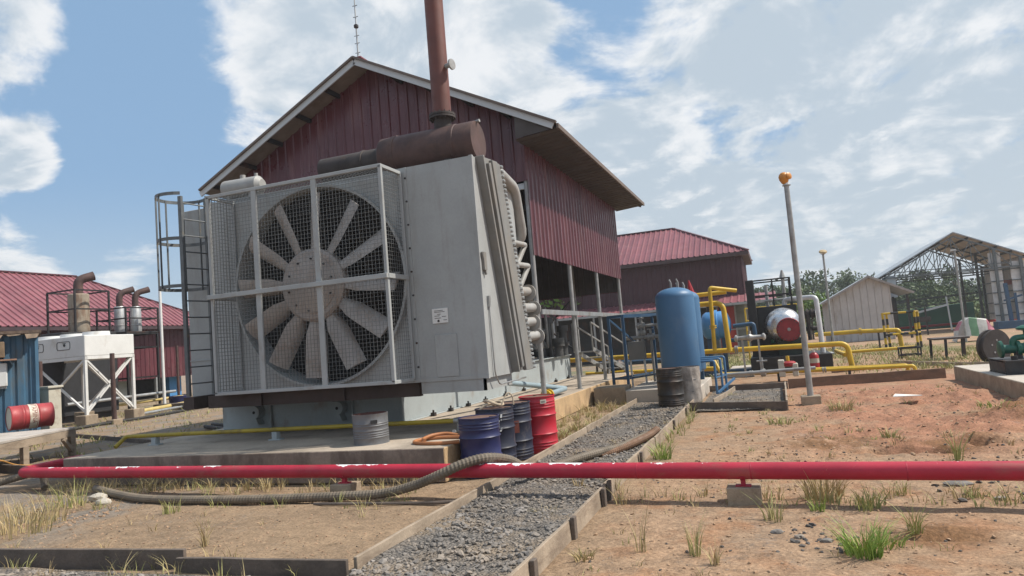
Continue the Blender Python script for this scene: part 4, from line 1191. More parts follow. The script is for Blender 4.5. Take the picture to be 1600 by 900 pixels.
# ================================================================== right of the hall
def pipe(name, pts, r, m, label, rad=.18, seg=12, cat='pipe', flanges=(), supports=(), smooth=True, grp=None):
    t = thing(name, (pts[0][0], pts[0][1], 0), label, cat, grp)
    MB().tube(fillet(pts, rad), r, seg).build('pipe', m, t, smooth=True)
    for (p, d, mm) in flanges:
        p = Vector(p); d = Vector(d).normalized()
        b = MB().cyl(p - d * .05, p - d * .012, r * 1.7, 14); b.cyl(p + d * .012, p + d * .05, r * 1.7, 14); b.build('flange', mm, t, smooth=True)
    for (x, y, z) in supports:
        MB().box(x - .035, x + .035, y - .035, y + .035, gh(x, y) - .02, z - r * .9).build('support', dark_steel, t)
    return t


# tank plinth, the two blue tanks
b = MB().box(-3.66, -1.80, 17.75, 20.9, -.02, .33); o = b.build('tank_plinth', concrete_new, loc=(-2.7, 19.3, 0)); bev(o, .015)
tag(o, 'pale concrete plinth under the blue tanks', 'concrete plinth')
b = MB().box(-4.52, -3.69, 17.9, 18.75, -.02, .42); o = b.build('concrete_block', block_m, loc=(-4.1, 18.3, 0)); bev(o, .012)
tag(o, 'concrete block beside the pad step in front of the blue frame', 'concrete block')


def vtank(x, y, r, z0, z1, label):
    t = thing('blue_tank', (x, y, .33), label, 'tank', 'upright blue pressure tanks')
    pr = [(z0, .0)] + [(z0 + .16 - .16 * math.cos(R(a)), r * math.sin(R(a))) for a in range(20, 91, 14)]
    pr += [(z1 - .26 + .26 * math.sin(R(a)), r * math.cos(R(a))) for a in range(0, 90, 9)] + [(z1, .0)]
    s = MB().lathe(pr, (x, y, 0), (0, 0, 1), 40, False).build('shell', blue_tank, t, smooth=True)
    MB().lathe([(-.003, r + .002), (.003, r + .002)], (x, y, z1 - .27), (0, 0, 1), 40, False).build('weld', blue_tank, s)
    b = MB()
    for k in range(3): a = R(30 + 120 * k); b.bar((x + (r - .1) * math.cos(a), y + (r - .1) * math.sin(a), .33), (x + (r - .1) * math.cos(a), y + (r - .1) * math.sin(a), z0 + .2), .12, .12)
    b.build('legs', blue_dk, t)
    b = MB()
    for dx in (-.06, .12): b.cyl((x + dx, y, z1 - .02), (x + dx, y, z1 + .14), .03, 8); b.cyl((x + dx, y, z1 + .14), (x + dx - .03, y, z1 + .22), .02, 8)
    b.build('top_valve', galv_pipe, t)
    return t


vtank(-2.34, 18.72, .50, .50, 2.86, 'upright blue pressure tank, front one of the two, behind the black drum')
vtank(-2.33, 20.0, .50, .50, 2.84, 'upright blue pressure tank, rear one of the two, half hidden by the front tank')
t = thing('blue_drain_pipes', (-1.7, 19.4, 0), 'bunch of thin blue pipes bending down beside the blue tanks', 'pipe')
for i, (x, y) in enumerate(((-1.52, 18.9), (-1.40, 19.3), (-1.32, 19.7))):
    MB().tube(fillet([(-1.95, y, .88 + .03 * i), (x, y, .88 + .03 * i), (x, y, .02)], .06), .032, 10).build('pipe', blue_tank, t, smooth=True)
MB().bar((-1.52, 18.85, .45), (-1.30, 19.75, .45), .03).bar((-1.5, 18.9, .05), (-1.1, 19.6, .35), .05).bar((-1.52, 18.9, .02), (-1.2, 19.9, .02), .06, .04).build('stay', blue_tank, t)

# blue frame with valves and cabinet left of the tanks
fr = thing('pipe_rack', (-4.1, 19.6, 0), 'blue steel pipe frame standing by the last hall post', 'frame')
b = MB()
A = [(-4.25, 19.2), (-3.80, 18.95), (-2.9, 21.2), (-3.4, 21.4)]
for (x, y) in A: b.bar((x, y, .0), (x, y, 2.25), .07)
for i in range(4): p, q = A[i], A[(i + 1) % 4]; b.bar((*p, 2.25), (*q, 2.25), .07); b.bar((*p, .55), (*q, .55), .05)
b.build('frame', blue_dk, fr)
b = MB().bar((-4.25, 19.2, 2.2), (-3.8, 20.4, 1.5), .05); b.build('brace', blue_dk, fr)
vs_ = thing('valve_manifold', (-3.5, 20.4, 0), 'grey valve manifold with gate valves and a steel control cabinet', 'valve manifold')
b = MB(); b.cyl((-4.1, 20.3, 1.62), (-2.7, 20.3, 1.62), .05); b.cyl((-3.55, 20.3, 1.3), (-3.55, 20.3, 2.2), .045); b.cyl((-3.0, 20.3, .5), (-3.0, 20.3, 2.1), .045)
b.cyl((-3.7, 20.3, 1.95), (-2.9, 20.3, 1.95), .04); b.cyl((-3.3, 20.3, .35), (-3.3, 20.3, 1.62), .04)
b.build('pipework', galv_pipe, vs_, smooth=True)
for (x, z) in ((-3.55, 1.95), (-3.55, 1.75), (-3.0, 1.9), (-3.0, 1.55), (-3.3, 1.62)):
    v = MB().lathe([(-.11, .03), (-.09, .10), (-.05, .10), (-.04, .07), (.04, .07), (.05, .10), (.09, .10), (.11, .03)], (x, 20.3, z), (1, 0, 0), 14).cyl((x, 20.3, z), (x, 20.3, z + .22), .03).lathe([(-.01, .09), (.01, .09)], (x, 20.3, z + .22), (0, 0, 1), 14)
    v.build('gate_valve', galv_pipe, vs_, smooth=True)
bx = MB().box(-3.92, -3.45, 19.95, 20.15, 1.0, 1.52); bev(bx.build('cabinet', unit_dust, vs_), .01)
b = MB()
for x in (-3.9, -3.5): b.bar((x, 20.05, 0), (x, 20.05, 1.0), .05)
for x in (-2.95, -2.75): b.bar((x, 20.05, .1), (x + .12, 20.05, 1.4), .04)
b.build('stand', white_p, vs_)

# yellow gas pipes
pipe('yellow_gas_pipe', [(-8.4, 26.4, .92), (-4.85, 25.4, .92), (-.5, 25.2, .90), (2.15, 24.9, .87), (2.24, 24.95, .03)], .085, yellow, 'long yellow gas pipe running from behind the hall posts to a bend at the right', .22,
     flanges=[((-1.25, 25.24, .905), (1, -.03, 0), galv_pipe)], supports=[(-6.3, 25.8, .92), (-2.9, 25.3, .92), (.9, 25.05, .9)])
pipe('yellow_gas_pipe', [(2.10, 25.2, .50), (2.05, 28.2, .52)], .07, yellow, 'short yellow pipe slanting back from the pipe bend at the right', .1)
pipe('yellow_gas_pipe', [(-6.5, 24.9, .42), (-2.8, 24.2, .40), (-1.9, 24.0, .38)], .075, yellow, 'low yellow pipe passing behind the blue tanks near the ground', .1, supports=[(-5, 24.6, .42)])
pipe('yellow_gas_pipe', [(-1.85, 22.8, .75), (-1.62, 22.4, .30), (-.5, 22.35, .27), (3.35, 22.1, .23), (3.52, 22.1, .23), (3.55, 22.1, .0)], .05, yellow, 'low yellow pipe along the ground with a bend at its right end, front of two', .12,
     flanges=[((-.75, 22.36, .275), (1, 0, 0), galv_pipe), ((1.25, 22.25, .255), (1, 0, 0), galv_pipe)], supports=[(0, 22.32, .27), (1.9, 22.2, .25)])
pipe('yellow_gas_pipe', [(.8, 22.62, .27), (3.25, 22.42, .24), (3.40, 22.42, .24), (3.43, 22.42, .0)], .05, yellow, 'low yellow pipe along the ground with a bend at its right end, rear of two', .12)
pipe('yellow_riser', [(-1.83, 23.5, .95), (-1.79, 23.5, 3.02), (-1.0, 23.9, 2.86)], .065, yellow, 'tall yellow riser pipe turning right at its top', .1,
     flanges=[((-1.81, 23.5, 1.75), (0, 0, 1), yellow)])
pipe('yellow_riser', [(-2.6, 23.9, 2.52), (-1.45, 23.7, 2.50), (-1.38, 23.6, .93)], .085, yellow, 'thick yellow pipe arching down beside the tall riser', .25)
pipe('yellow_header_pipe', [(-2.35, 24.6, 2.86), (-1.35, 24.6, 2.88)], .075, yellow, 'short yellow pipe end with a red valve, above the blue tanks', .1)
t = thing('red_valve', (-2.42, 24.5, 2.86), 'red valve with a pointed handle at the yellow pipe end', 'valve')
MB().lathe([(-.1, .1), (-.06, .12), (.06, .12), (.1, .08)], (-2.42, 24.5, 2.86), (1, 0, 0), 12).build('body', red_m, t, smooth=True)
MB().lathe([(0, .12), (.2, .09), (.5, .02)], (-2.48, 24.5, 2.9), (-.1, 0, 1), 8).build('handle', red_m, t, smooth=True)
pipe('yellow_gas_pipe', [(1.9, 37.6, .95), (3.86, 37.2, .96), (5.45, 37.0, .90), (5.5, 37.0, .0)], .10, yellow, 'far yellow pipe passing before the grey shed to the barrier', .12, flanges=[((3.86, 37.2, .96), (1, -.1, 0), yellow)], supports=[(2.6, 37.4, .95), (4.6, 37.1, .93)])
pipe('yellow_gas_pipe', [(2.3, 31.2, .30), (5.1, 31.4, .32)], .06, yellow, 'thin low yellow pipe in the dry grass before the grey shed', .1)
# blue pipes and separator behind the tanks
t = thing('blue_separator', (-2.6, 26.5, .3), 'bright blue horizontal separator vessel behind the yellow risers', 'tank')
MB().lathe([(0, .0), (.02, .25), (.1, .42), (.22, .5), (.5, .5), (.52, .56), (.6, .56), (.62, .5), (.8, .5), (.95, .42), (1.04, .2), (1.06, 0)], (-2.45, 26.4, 1.80), (.6, 0, 0), 26).build('vessel', blue_br, t, smooth=True)
b = MB()
for x in (-2.2, -1.7): b.bar((x, 26.4, .05), (x, 26.4, 1.6), .14, .3)
b.bar((-2.9, 26.1, .1), (-.8, 26.1, .1), .12, .2); b.build('skid', blue_dk, t)
MB().cyl((-2.1, 26.4, 2.25), (-2.1, 26.4, 2.65), .1).build('nozzle', dark_steel, t, smooth=True)
MB().cyl((-1.7, 26.4, 2.25), (-1.7, 26.4, 2.6), .07).build('nozzle', dark_steel, t, smooth=True)
pipe('blue_pipe', [(-1.3, 25.6, 1.72), (-.62, 25.6, 1.75), (-.6, 25.6, 1.25), (-1.6, 25.9, 1.22)], .07, blue_dk, 'dark blue pipe loop left of the black skid', .1)
pipe('blue_pipe', [(-6.2, 26.0, .7), (-2.9, 25.9, .68)], .09, blue_dk, 'dark blue pipe behind the hall posts under the yellow pipe', .1)
t = thing('electric_motor', (-5.6, 25.0, .3), 'dark grey finned electric motor behind the hall posts', 'motor')
MB().lathe([(0, .1), (.04, .24), (.1, .26), (.16, .22), (.62, .22), (.66, .25), (.72, .2), (.9, .06)], (-5.9, 25.0, .62), (1, -.1, 0), 18).build('motor_body', dark_steel, t, smooth=True)
MB().box(-5.8, -5.2, 24.8, 25.1, .0, .4).build('base', dark_steel, t)
t = thing('grey_valve', (-.3, 24.6, 0), 'grey flanged control valve left of the black skid', 'valve')
MB().lathe([(-.5, .05), (-.45, .12), (-.40, .12), (-.38, .07), (-.1, .08), (0, .14), (.1, .08), (.38, .07), (.4, .12), (.45, .12), (.5, .05)], (-.75, 24.4, 1.30), (1, 0, 0), 14).cyl((-.75, 24.4, 1.3), (-.75, 24.4, 1.52), .05).build('body', galv_pipe, t, smooth=True)
MB().bar((-1.0, 24.4, 0), (-1.0, 24.4, 1.25), .06).bar((-.5, 24.4, 0), (-.5, 24.4, 1.25), .06).build('legs', galv_pipe, t)

# stair and engine under the hall
t = thing('metal_stair', (-5.9, 24.2, .45), 'short grey metal stair with a handrail under the hall', 'stairs')
b = MB()
for x in (-6.1, -5.45):
    b.bar((x - .25, 23.0, 1.35), (x + .55, 24.6, .47), .05, .14); b.bar((x - .25, 23.0, 2.25), (x + .55, 24.6, 1.37), .045)
    b.bar((x - .25, 23.0, 1.35), (x - .25, 23.0, 2.25), .045); b.bar((x + .55, 24.6, .47), (x + .55, 24.6, 1.37), .045)
b.build('stringer', galv_pipe, t)
for i in range(4):
    k = (i + .5) / 4; MB().box(-6.35 + .8 * k, -5.65 + .8 * k, 23.0 + 1.6 * k - .12, 23.0 + 1.6 * k + .12, 1.35 - .88 * k, 1.39 - .88 * k).build('tread', galv_pipe, t)
t = thing('gas_engine', (-8.2, 18, 1.2), 'dark grey engine and pipework standing on the skid inside the hall', 'engine')
em = M('engine_grey', (.085, .09, .092), .55, .2, .3, 2, (.05, .04, .035), .6)
b = MB().box(-9.4, -7.2, 14.2, 21.0, 1.22, 2.4).box(-9.1, -7.5, 14.6, 20.6, 2.4, 3.0); bev(b.build('block', em, t), .05, 2)
for i in range(8):
    y = 14.9 + i * .72
    b = MB().box(-7.55, -7.05, y - .26, y + .26, 2.35, 2.85).cyl((-7.05, y, 2.5), (-6.85, y, 2.5), .12, 12); bev(b.build('cylinder_head', em, t), .03)
b = MB()
for z, x in ((1.6, -6.95), (2.05, -6.98), (3.1, -7.3), (3.35, -8.0)): b.cyl((x, 13.2, z), (x, 21.8, z), .10 if z < 3 else .2, 12)
rg = random.Random(5)
for i in range(16):
    y = 13.6 + i * .6; b.tube(fillet([(-6.95, y, 1.4 + rg.random() * .4), (-6.75, y, 1.5), (-6.75, y, 2.2 + rg.random() * .7), (-7.2, y + .2, 2.4 + rg.random() * .6)], .1), .05, 8)
b.build('pipework', galv_pipe, t, smooth=True)
for (x, y, h) in ((-6.5, 22.3, 2.1), (-6.9, 22.0, 2.4), (-6.4, 21.4, 1.7), (-7.5, 22.3, 2.2)):
    MB().cyl((x, y, 1.215), (x, y, h), .14, 12).lathe([(-.1, .2), (.1, .2)], (x, y, h), (0, 0, 1), 12).lathe([(-.06, .2), (.06, .2)], (x, y, 1.6), (0, 0, 1), 12).build('filter_pot', em, t, smooth=True)

# ------------------------------------------------------------------ lamp posts
def lamp_post(x, y, h, r, m, head, label, block=True, headscale=1.0):
    t = thing('lamp_post', (x, y, 0), label, 'lamp post', 'tall thin lamp posts')
    MB().cyl((x, y, .0), (x, y, h), r, 12, r * .85).build('pole', m, t, smooth=True)
    if block: bev(MB().box(x - .19, x + .19, y - .17, y + .17, -.03, .16).build('base_block', block_m, t), .01)
    if head:
        s = headscale
        hd = MB().lathe([(0, .11 * s), (.012, .11 * s)], (x, y, h), (0, 0, 1), 14).build('plate', galv, t)
        if head == 'amber':
            hh = MB().lathe([(.0, .05), (.03, .07), (.10, .10), (.17, .105), (.22, .08), (.25, .04), (.255, .0)], (x - .02, y, h + .04), (-.12, -.2, 1), 20)
            hh.lathe([(-.02, .07), (.03, .08), (.05, .05)], (x + .05, y - .055, h + .19), (.75, -.65, .15), 16)
            hh.build('lamp', orange_m, t, smooth=True); MB().cyl((x, y, h + .012), (x, y, h + .06), .06, 12).build('collar', white_p, t)
        elif head == 'disc':
            MB().lathe([(0, .07), (.03, .17), (.07, .19), (.12, .16), (.15, .06)], (x, y, h + .06), (.1, -.5, 1), 20).build('lamp', tan_m, t, smooth=True)
        elif head == 'small':
            MB().box(x - .16, x + .06, y - .08, y + .08, h, h + .09).build('lamp', white_p, t)
    return t


lamp_post(.58, 16.0, 4.62, .062, galv_pipe, 'amber', 'tall grey lamp post with an amber lamp on a concrete base block', True, .8)
lamp_post(2.62, 37.0, 4.8, .055, galv_pipe, 'disc', 'thin lamp post with a tan disc lamp before the grey shed', False)
lamp_post(8.75, 40.0, 4.5, .055, galv_pipe, 'small', 'thin grey lamp post beside the striped tarp heap', False)
lamp_post(-27.1, 25.5, 5.72, .075, white_p, None, 'white pole left of the fan cooler, before the long maroon building', False)

# ------------------------------------------------------------------ two storey maroon house
HX0, HX1, HY0, HY1 = -15.0, -1.36, 44.6, 51.4
ho = thing('two_storey_house', (-8, 48, 0), 'two storey dark maroon sheet house with a pink red hip roof', 'building')
w = MB()
w.sheet((HX0, HY0, 0), (1, 0, 0), (0, 0, 1), HX1 - HX0, 3.55, 6.0, .3, .03)
w.sheet((HX1, HY0, 0), (0, 1, 0), (0, 0, 1), HY1 - HY0, 3.55, 6.0, .3, .03)
w.sheet((HX1, HY1, 0), (-1, 0, 0), (0, 0, 1), HX1 - HX0, 0, 6.0, .3, .03)
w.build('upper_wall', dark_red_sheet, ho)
ex0, ex1, ey0, ey1, ez = HX0 - .9, -.92, 43.95, 52.05, 6.10
ry = 48.0; rz = 8.55; rx0, rx1 = ex0 + 4.6, -5.6
k = math.hypot(ry - ey0, rz - ez)
rb = MB(); L = ex1 - ex0
rb.sheet((ex0, ey0, ez), (1, 0, 0), (0, ry - ey0, rz - ez), L, 0, lambda q: max(0, min(k, q / (rx0 - ex0) * k, (L - q) / (ex1 - rx1) * k)), .34, .05)
rb.sheet((ex1, ey1, ez), (-1, 0, 0), (0, ry - ey1, rz - ez), L, 0, lambda q: max(0, min(k, q / (ex1 - rx1) * k, (L - q) / (rx0 - ex0) * k)), .34, .05)
k2 = math.hypot(ex1 - rx1, rz - ez); W = ey1 - ey0
rb.sheet((ex1, ey0, ez), (0, 1, 0), (rx1 - ex1, 0, rz - ez), W, 0, lambda q: max(0, min(q, W - q) / (W / 2) * k2), .34, .05)
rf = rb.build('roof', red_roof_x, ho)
cb = MB(); cb.bar((rx0, ry, rz + .03), (rx1, ry, rz + .03), .25, .06)
for y in (ey0, ey1): cb.bar((rx1, ry, rz + .03), (ex1, y, ez + .06), .2, .06)
cb.build('ridge_caps', red_sheet, rf)
MB().box(ex0, ex1, ey0, ey1, ez - .22, ez - .02).build('eaves', M('dark_eave_board', (.07, .045, .045), .6), ho)
aw = MB(); aw.sheet((HX0, 42.6, 3.05), (1, 0, 0), (0, 2.0, .5), HX1 - HX0 + 1.7, 0, 2.06, .4, .04)
aw.build('awning', red_roof_x, ho)
MB().bar((HX0, 42.6, 2.98), (HX1 + 1.6, 42.6, 2.98), .06, .14).build('awning_beam', galv, ho)
for i in range(6): MB().bar((HX1 + 1.4 - i * 2.6, 42.7, 0), (HX1 + 1.4 - i * 2.6, 42.7, 3), .10).build('awning_post', galv, ho)
lw = MB().box(HX0, HX1 - 2.2, HY0 + .3, HY0 + .5, 0, 3.5); lw.build('lower_wall', dark_steel, ho)
MB().box(HX1 - 2.18, HX1, HY0 + .3, HY0 + .5, 0, 3.5).build('side_bay', M('bay_green_grey', (.20, .23, .21), .6), ho)
dd = MB().box(HX1 - 1.7, HX1 - .75, HY0 + .18, HY0 + .29, 0, 2.9).build('red_door', M('red_door_paint', (.42, .045, .03), .5), ho)
b = MB()
for x in (HX1 - 2.1, HX1 - 1.75, HX1 - .7, HX1 - .1): b.bar((x, HY0 + .1, 0), (x, HY0 + .1, 3.3), .09)
for z in (1.5, 3.2): b.bar((HX1 - 2.1, HY0 + .08, z), (HX1 - .1, HY0 + .08, z), .07)
b.build('door_frame', galv, ho)
MB().cyl((-13, 47.8, 8.5), (-13, 47.8, 11.2), .03, 6).build('roof_aerial', dark_steel, ho)
t = thing('yellow_scaffold', (.4, 36, 0), 'yellow pipe railing behind the black skid', 'railing')
b = MB()
for z in (1.1, 1.9, 2.5): b.cyl((-1.2, 36, z), (1.4, 36, z), .035, 8)
for x in (-1.2, -.3, .6, 1.4): b.cyl((x, 36, 0), (x, 36, 2.5), .04, 8)
b.build('rails', yellow, t)

# ------------------------------------------------------------------ black gas skid with the silver vessel
bk = thing('black_gas_skid', (.5, 26.8, 0), 'black skid mounted heater with a silver vessel and a red round end', 'process skid')
b = MB().box(-.85, 1.75, 25.75, 28.8, .02, .56); bev(b.build('skid_base', black_m, bk), .02)
b = MB().box(-.72, .85, 26.95, 28.7, .5, 2.32); b.box(-.78, -.50, 26.5, 26.94, .5, 3.30); bev(b.build('cabinet', black_m, bk), .02)
b = MB()
for x in (-.66, .12, .72):
    for y in (26.9, 28.4): b.bar((x, y, 2.32), (x, y, 3.30), .05)
for z in (2.72, 3.28):
    for y in (26.9, 28.4): b.bar((-.66, y, z), (.72, y, z), .05)
    for x in (-.66, .72): b.bar((x, 26.9, z), (x, 28.4, z), .05)
b.build('top_frame', black_m, bk)
MB().cyl((-.1, 27.4, 2.3), (-.1, 27.4, 3.1), .06).cyl((.5, 27.4, 2.3), (.5, 27.4, 3.3), .06).lathe([(0, .12), (.3, .03)], (.5, 27.4, 3.3), (0, 0, 1), 8).cyl((-.2, 27.2, 2.52), (.7, 27.2, 2.56), .04).build('top_valves', galv_pipe, bk, smooth=True)
ve = MB().lathe([(-.05, .0), (-.05, .32), (0, .40), (.10, .50), (.25, .58), (.45, .625), (2.2, .625), (2.25, .0)], (.34, 26.1, 1.60), (0, 1, 0), 34).build('silver_vessel', silver, bk, smooth=True)
rc = MB().lathe([(-.16, .0), (-.16, .39), (-.10, .41), (.02, .41), (.02, .0)], (.50, 26.1, 1.45), (0, 1, 0), 30).build('red_end_cover', M('vessel_end_red', (.24, .018, .025), .5, 0, .2, 6), bk, smooth=True)
for i in range(20): a = 2 * math.pi * i / 20; MB().lathe([(0, .022), (.035, .02)], (.50 + .355 * math.cos(a), 25.94, 1.45 + .355 * math.sin(a)), (0, -1, 0), 6).build('cover_bolt', dark_steel, rc)
MB().lathe([(0, .06), (.03, .04)], (.5, 25.938, 1.45), (0, -1, 0), 12).build('centre_cap', galv, rc)
b = MB().box(.1, 1.0, 26.3, 28.3, .5, 1.12); b.build('vessel_saddle', M('dark_green_saddle', (.015, .03, .025), .6), bk)
MB().tube(fillet([(.45, 27.2, 2.2), (.47, 27.2, 2.52), (1.50, 26.7, 2.50), (1.53, 26.6, .52)], .16), .085, 14).build('white_pipe', M('lagged_white_pipe', (.6, .6, .6), .4, .2, .1, 3), bk, smooth=True)
b = MB().cyl((1.0, 27.5, 1.9), (1.6, 27.5, 1.95), .14).cyl((1.0, 27.5, 1.4), (1.7, 27.5, 1.4), .08).cyl((1.2, 27.4, 1.0), (1.2, 27.4, 1.9), .07)
for x in (1.05, 1.2, 1.35, 1.5): b.lathe([(-.03, .2), (.03, .2)], (x, 27.5, 1.92), (1, 0, 0), 14)
b.build('pipework', rust_dark, bk, smooth=True)
MB().lathe([(-.1, .05), (-.06, .2), (.06, .2), (.1, .05)], (-.05, 26.7, 1.5), (0, 1, 0), 14).cyl((-.05, 26.7, 1.0), (-.05, 26.7, 2.0), .08).build('green_pump', green_m, bk, smooth=True)
MB().box(1.3, 1.85, 26.2, 27.2, .50, .54).box(1.7, 1.74, 26.2, 26.24, .02, .5).build('walkway', unit_frame, bk)
t = thing('fire_extinguisher', (1.17, 25.6, .03), 'red fire extinguisher with a white top standing before the black skid', 'fire extinguisher')
MB().lathe([(0, .13), (.02, .15), (.48, .15), (.56, .11), (.60, .05), (.6, 0)], (1.17, 25.6, .03), (0, 0, 1), 18).build('cylinder', red_m, t, smooth=True)
MB().cyl((1.17, 25.6, .62), (1.17, 25.6, .72), .05).bar((1.17, 25.6, .72), (1.30, 25.55, .74), .03).build('valve_head', white_p, t)
MB().lathe([(.25, .152), (.40, .152)], (1.17, 25.6, .03), (0, 0, 1), 18, False).build('label_band', cream, t)
t = thing('flow_meter', (.30, 22.3, .25), 'red and pale flow meter mounted on the low yellow pipe', 'meter')
MB().lathe([(-.09, .14), (-.07, .21), (.02, .22), (.06, .17), (.08, .0)], (.30, 22.3, .50), (0, 0, 1), 18).build('dial_housing', red_m, t, smooth=True)
bev(MB().box(.02, .20, 22.12, 22.48, .12, .62).box(.40, .56, 22.12, 22.48, .12, .5).build('body', cream, t), .02)
MB().cyl((.30, 22.3, .57), (.30, 22.3, .72), .05, 10).build('knob', yellow, t)
t = thing('hand_valve', (-.85, 22.36, .25), 'small grey hand valve with a cross handle on the low yellow pipe', 'valve')
MB().cyl((-.42, 22.34, .27), (-.42, 22.34, .72), .03).lathe([(-.1, .04), (-.06, .12), (.06, .12), (.1, .04)], (-.42, 22.34, .27), (1, 0, 0), 12).build('stem', galv_pipe, t, smooth=True)
MB().cyl((-.57, 22.34, .62), (-.27, 22.34, .62), .025).cyl((-.42, 22.2, .62), (-.42, 22.5, .62), .025).build('handle', galv_pipe, t)
o = MB().box(-1.7, -.75, 25.0, 30, -.01, .10).build('concrete_walk', concrete_new, loc=(-1.2, 27, 0)); tag(o, 'narrow pale concrete walkway left of the black skid', 'walkway')
o = MB().tube([(-1.8, 21.6, .32), (1.0, 21.75, .36)], .05, 10).build('grey_ground_pipe', galv_pipe, smooth=True); o['label'] = 'thin grey pipe lying behind the low yellow pipe'; o['category'] = 'pipe'

# ------------------------------------------------------------------ grey shed
gs = thing('grey_shed', (6, 54, 0), 'small pale grey sheet metal shed with a gable roof', 'shed')
sx0, sx1, sy0, sy1 = 3.6, 7.45, 52.0, 57.5; ax0, axz, zl, zr = 6.2, 4.22, 2.82, 3.3
def shz(x): return axz - (axz - 2.72) * ((ax0 - x) / (ax0 - 3.3) if x < ax0 else (x - ax0) / (9.1 - ax0))
MB().sheet((sx0, sy0, 0), (1, 0, 0), (0, 0, 1), sx1 - sx0, 0, lambda q: shz(sx0 + q) - .05, .42, .06, .22).build('front_wall', shed_wall, gs)
MB().sheet((sx1, sy0, 0), (0, 1, 0), (0, 0, 1), sy1 - sy0, 0, shz(sx1) - .05, .42, .03).build('side_wall', shed_wall, gs)
MB().sheet((sx0, sy1, 0), (0, -1, 0), (0, 0, 1), sy1 - sy0, 0, shz(sx0) - .05, .42, .03).build('side_wall', shed_wall, gs)
b = MB()
for (xa, xb) in ((ax0, 3.2), (8.75, ax0)):
    za, zb = shz(xa), shz(xb); d = Vector((0, 0, .06))
    b.poly([(xa, sy0 - .4, za), (xb, sy0 - .4, zb), (xb, sy1 + .2, zb), (xa, sy1 + .2, za)], d)
b.build('roof', shed_roof, gs)
b = MB().bar((3.2, sy0 - .42, shz(3.2)), (ax0, sy0 - .42, axz), .05, .14).bar((ax0, sy0 - .42, axz), (8.75, sy0 - .42, shz(8.75)), .05, .14).build('barge_boards', M('shed_barge', (.32, .29, .27), .6), gs)
MB().bar((8.35, sy0 - .2, 0), (8.35, sy0 - .2, 2.85), .14).bar((8.35, sy1, 0), (8.35, sy1, 2.85), .14).build('lean_to_posts', dark_steel, gs)
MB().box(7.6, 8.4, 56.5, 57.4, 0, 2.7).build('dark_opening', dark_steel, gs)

# ------------------------------------------------------------------ open steel shed behind
os_ = thing('open_steel_shed', (12.5, 62, 0), 'tall open sided steel shed with roof trusses and a zinc gable roof', 'shed')
ox0, ox1, oy0, oy1 = 7.9, 17.2, 58.0, 68.0; apx, apz, ezl, ezr = 12.75, 7.05, 4.45, 4.85
def oz(x): return apz - (apz - ezl) * (apx - x) / (apx - ox0) if x < apx else apz - (apz - ezr) * (x - apx) / (ox1 - apx)
b = MB().poly([(ox0 - .2, oy0, oz(ox0 - .2)), (apx, oy0, apz), (apx, oy1, apz), (ox0 - .2, oy1, oz(ox0 - .2))], (0, 0, .07))
b.poly([(apx, oy0, apz), (ox1 + .3, oy0, oz(ox1 + .3)), (ox1 + .3, oy1, oz(ox1 + .3)), (apx, oy1, apz)], (0, 0, .07))
rf = b.build('roof', shed_roof, os_)
b = MB().add([(ox0 - .2, oy0, oz(ox0 - .2) - .02), (apx, oy0, apz - .02), (apx, oy1, apz - .02), (ox0 - .2, oy1, oz(ox0 - .2) - .02)], [(0, 1, 2, 3)])
b.add([(apx, oy0, apz - .02), (ox1 + .3, oy0, oz(ox1 + .3) - .02), (ox1 + .3, oy1, oz(ox1 + .3) - .02), (apx, oy1, apz - .02)], [(0, 1, 2, 3)])
b.build('roof_underside', shed_under_bounce, rf)
b = MB()
for i in range(1, 6):
    for sg in (-1, 1):
        x = apx + (ox0 - apx if sg < 0 else ox1 - apx) * i / 5.3; b.bar((x, oy0, oz(x) - .09), (x, oy1, oz(x) - .09), .08, .12)
b.build('purlins', dark_steel, rf)
stl = M('shed_frame_steel', (.12, .135, .14), .5, .3, .2, 3)
for y in (58.15, 63.0, 67.9):
    b = MB(); z0 = 4.25
    b.bar((ox0, y, z0), (ox1 - .6, y, z0), .10); b.bar((ox0, y, oz(ox0) - .25), (apx, y, apz - .25), .10); b.bar((apx, y, apz - .25), (ox1, y, oz(ox1) - .25), .10); b.bar((ox0 + .4, y, z0 + .35), (ox1 - 1.2, y, z0 + .3), .06)
    for i in range(1, 8):
        x = ox0 + (ox1 - ox0) * i / 8; b.bar((x, y, z0), (x, y, oz(x) - .25), .05)
        x2 = x + (ox1 - ox0) / 8 * (1 if x < apx else -1); b.bar((x, y, z0), (x2, y, oz(x2) - .25), .05)
    b.build('truss', stl, os_)
    for x in (ox0 + .1, 15.1, 16.6): MB().bar((x, y, 0), (x, y, oz(x) - .3), .17 if x > 10 else .16).build('column', stl, os_)
b = MB()
for (x0, x1, z0, z1) in ((15.25, 15.95, .3, 3.0), (15.25, 15.95, 3.3, 4.7)): b.box(x0, x1, 60.4, 60.46, z0, z1)
b.build('back_panel', shed_wall, os_)
for (xa, xb) in ((14.75, 15.5), (16.0, 16.95)):
    MB().sheet((xa, 58.36, 0), (1, 0, 0), (0, 0, 1), xb - xa, .25, oz(xb) - .35, .8, .012).build('front_panel', M('pale_panel_sheet', (.60, .59, .57), .6), os_)
    for z in (.9, 1.7, 2.5, 3.3, 4.1): MB().bar((xa, 58.3, z), (xb, 58.3, z), .07).build('girt', stl, os_)
b = MB().sheet((16.75, 58.2, 0), (0, 1, 0), (0, 0, 1), 9.8, .5, 4.9, .5, .03); b.sheet((16.75, 58.2, 0), (-1, .0, 0), (0, 0, 1), -.1, 0, 0) if False else None
b.build('side_wall', shed_wall, os_)
b = MB()
for z in (1.0, 1.8, 2.6, 3.4, 4.2): b.bar((16.65, 58.2, z), (16.65, 68, z), .08)
b.build('girts', stl, os_)
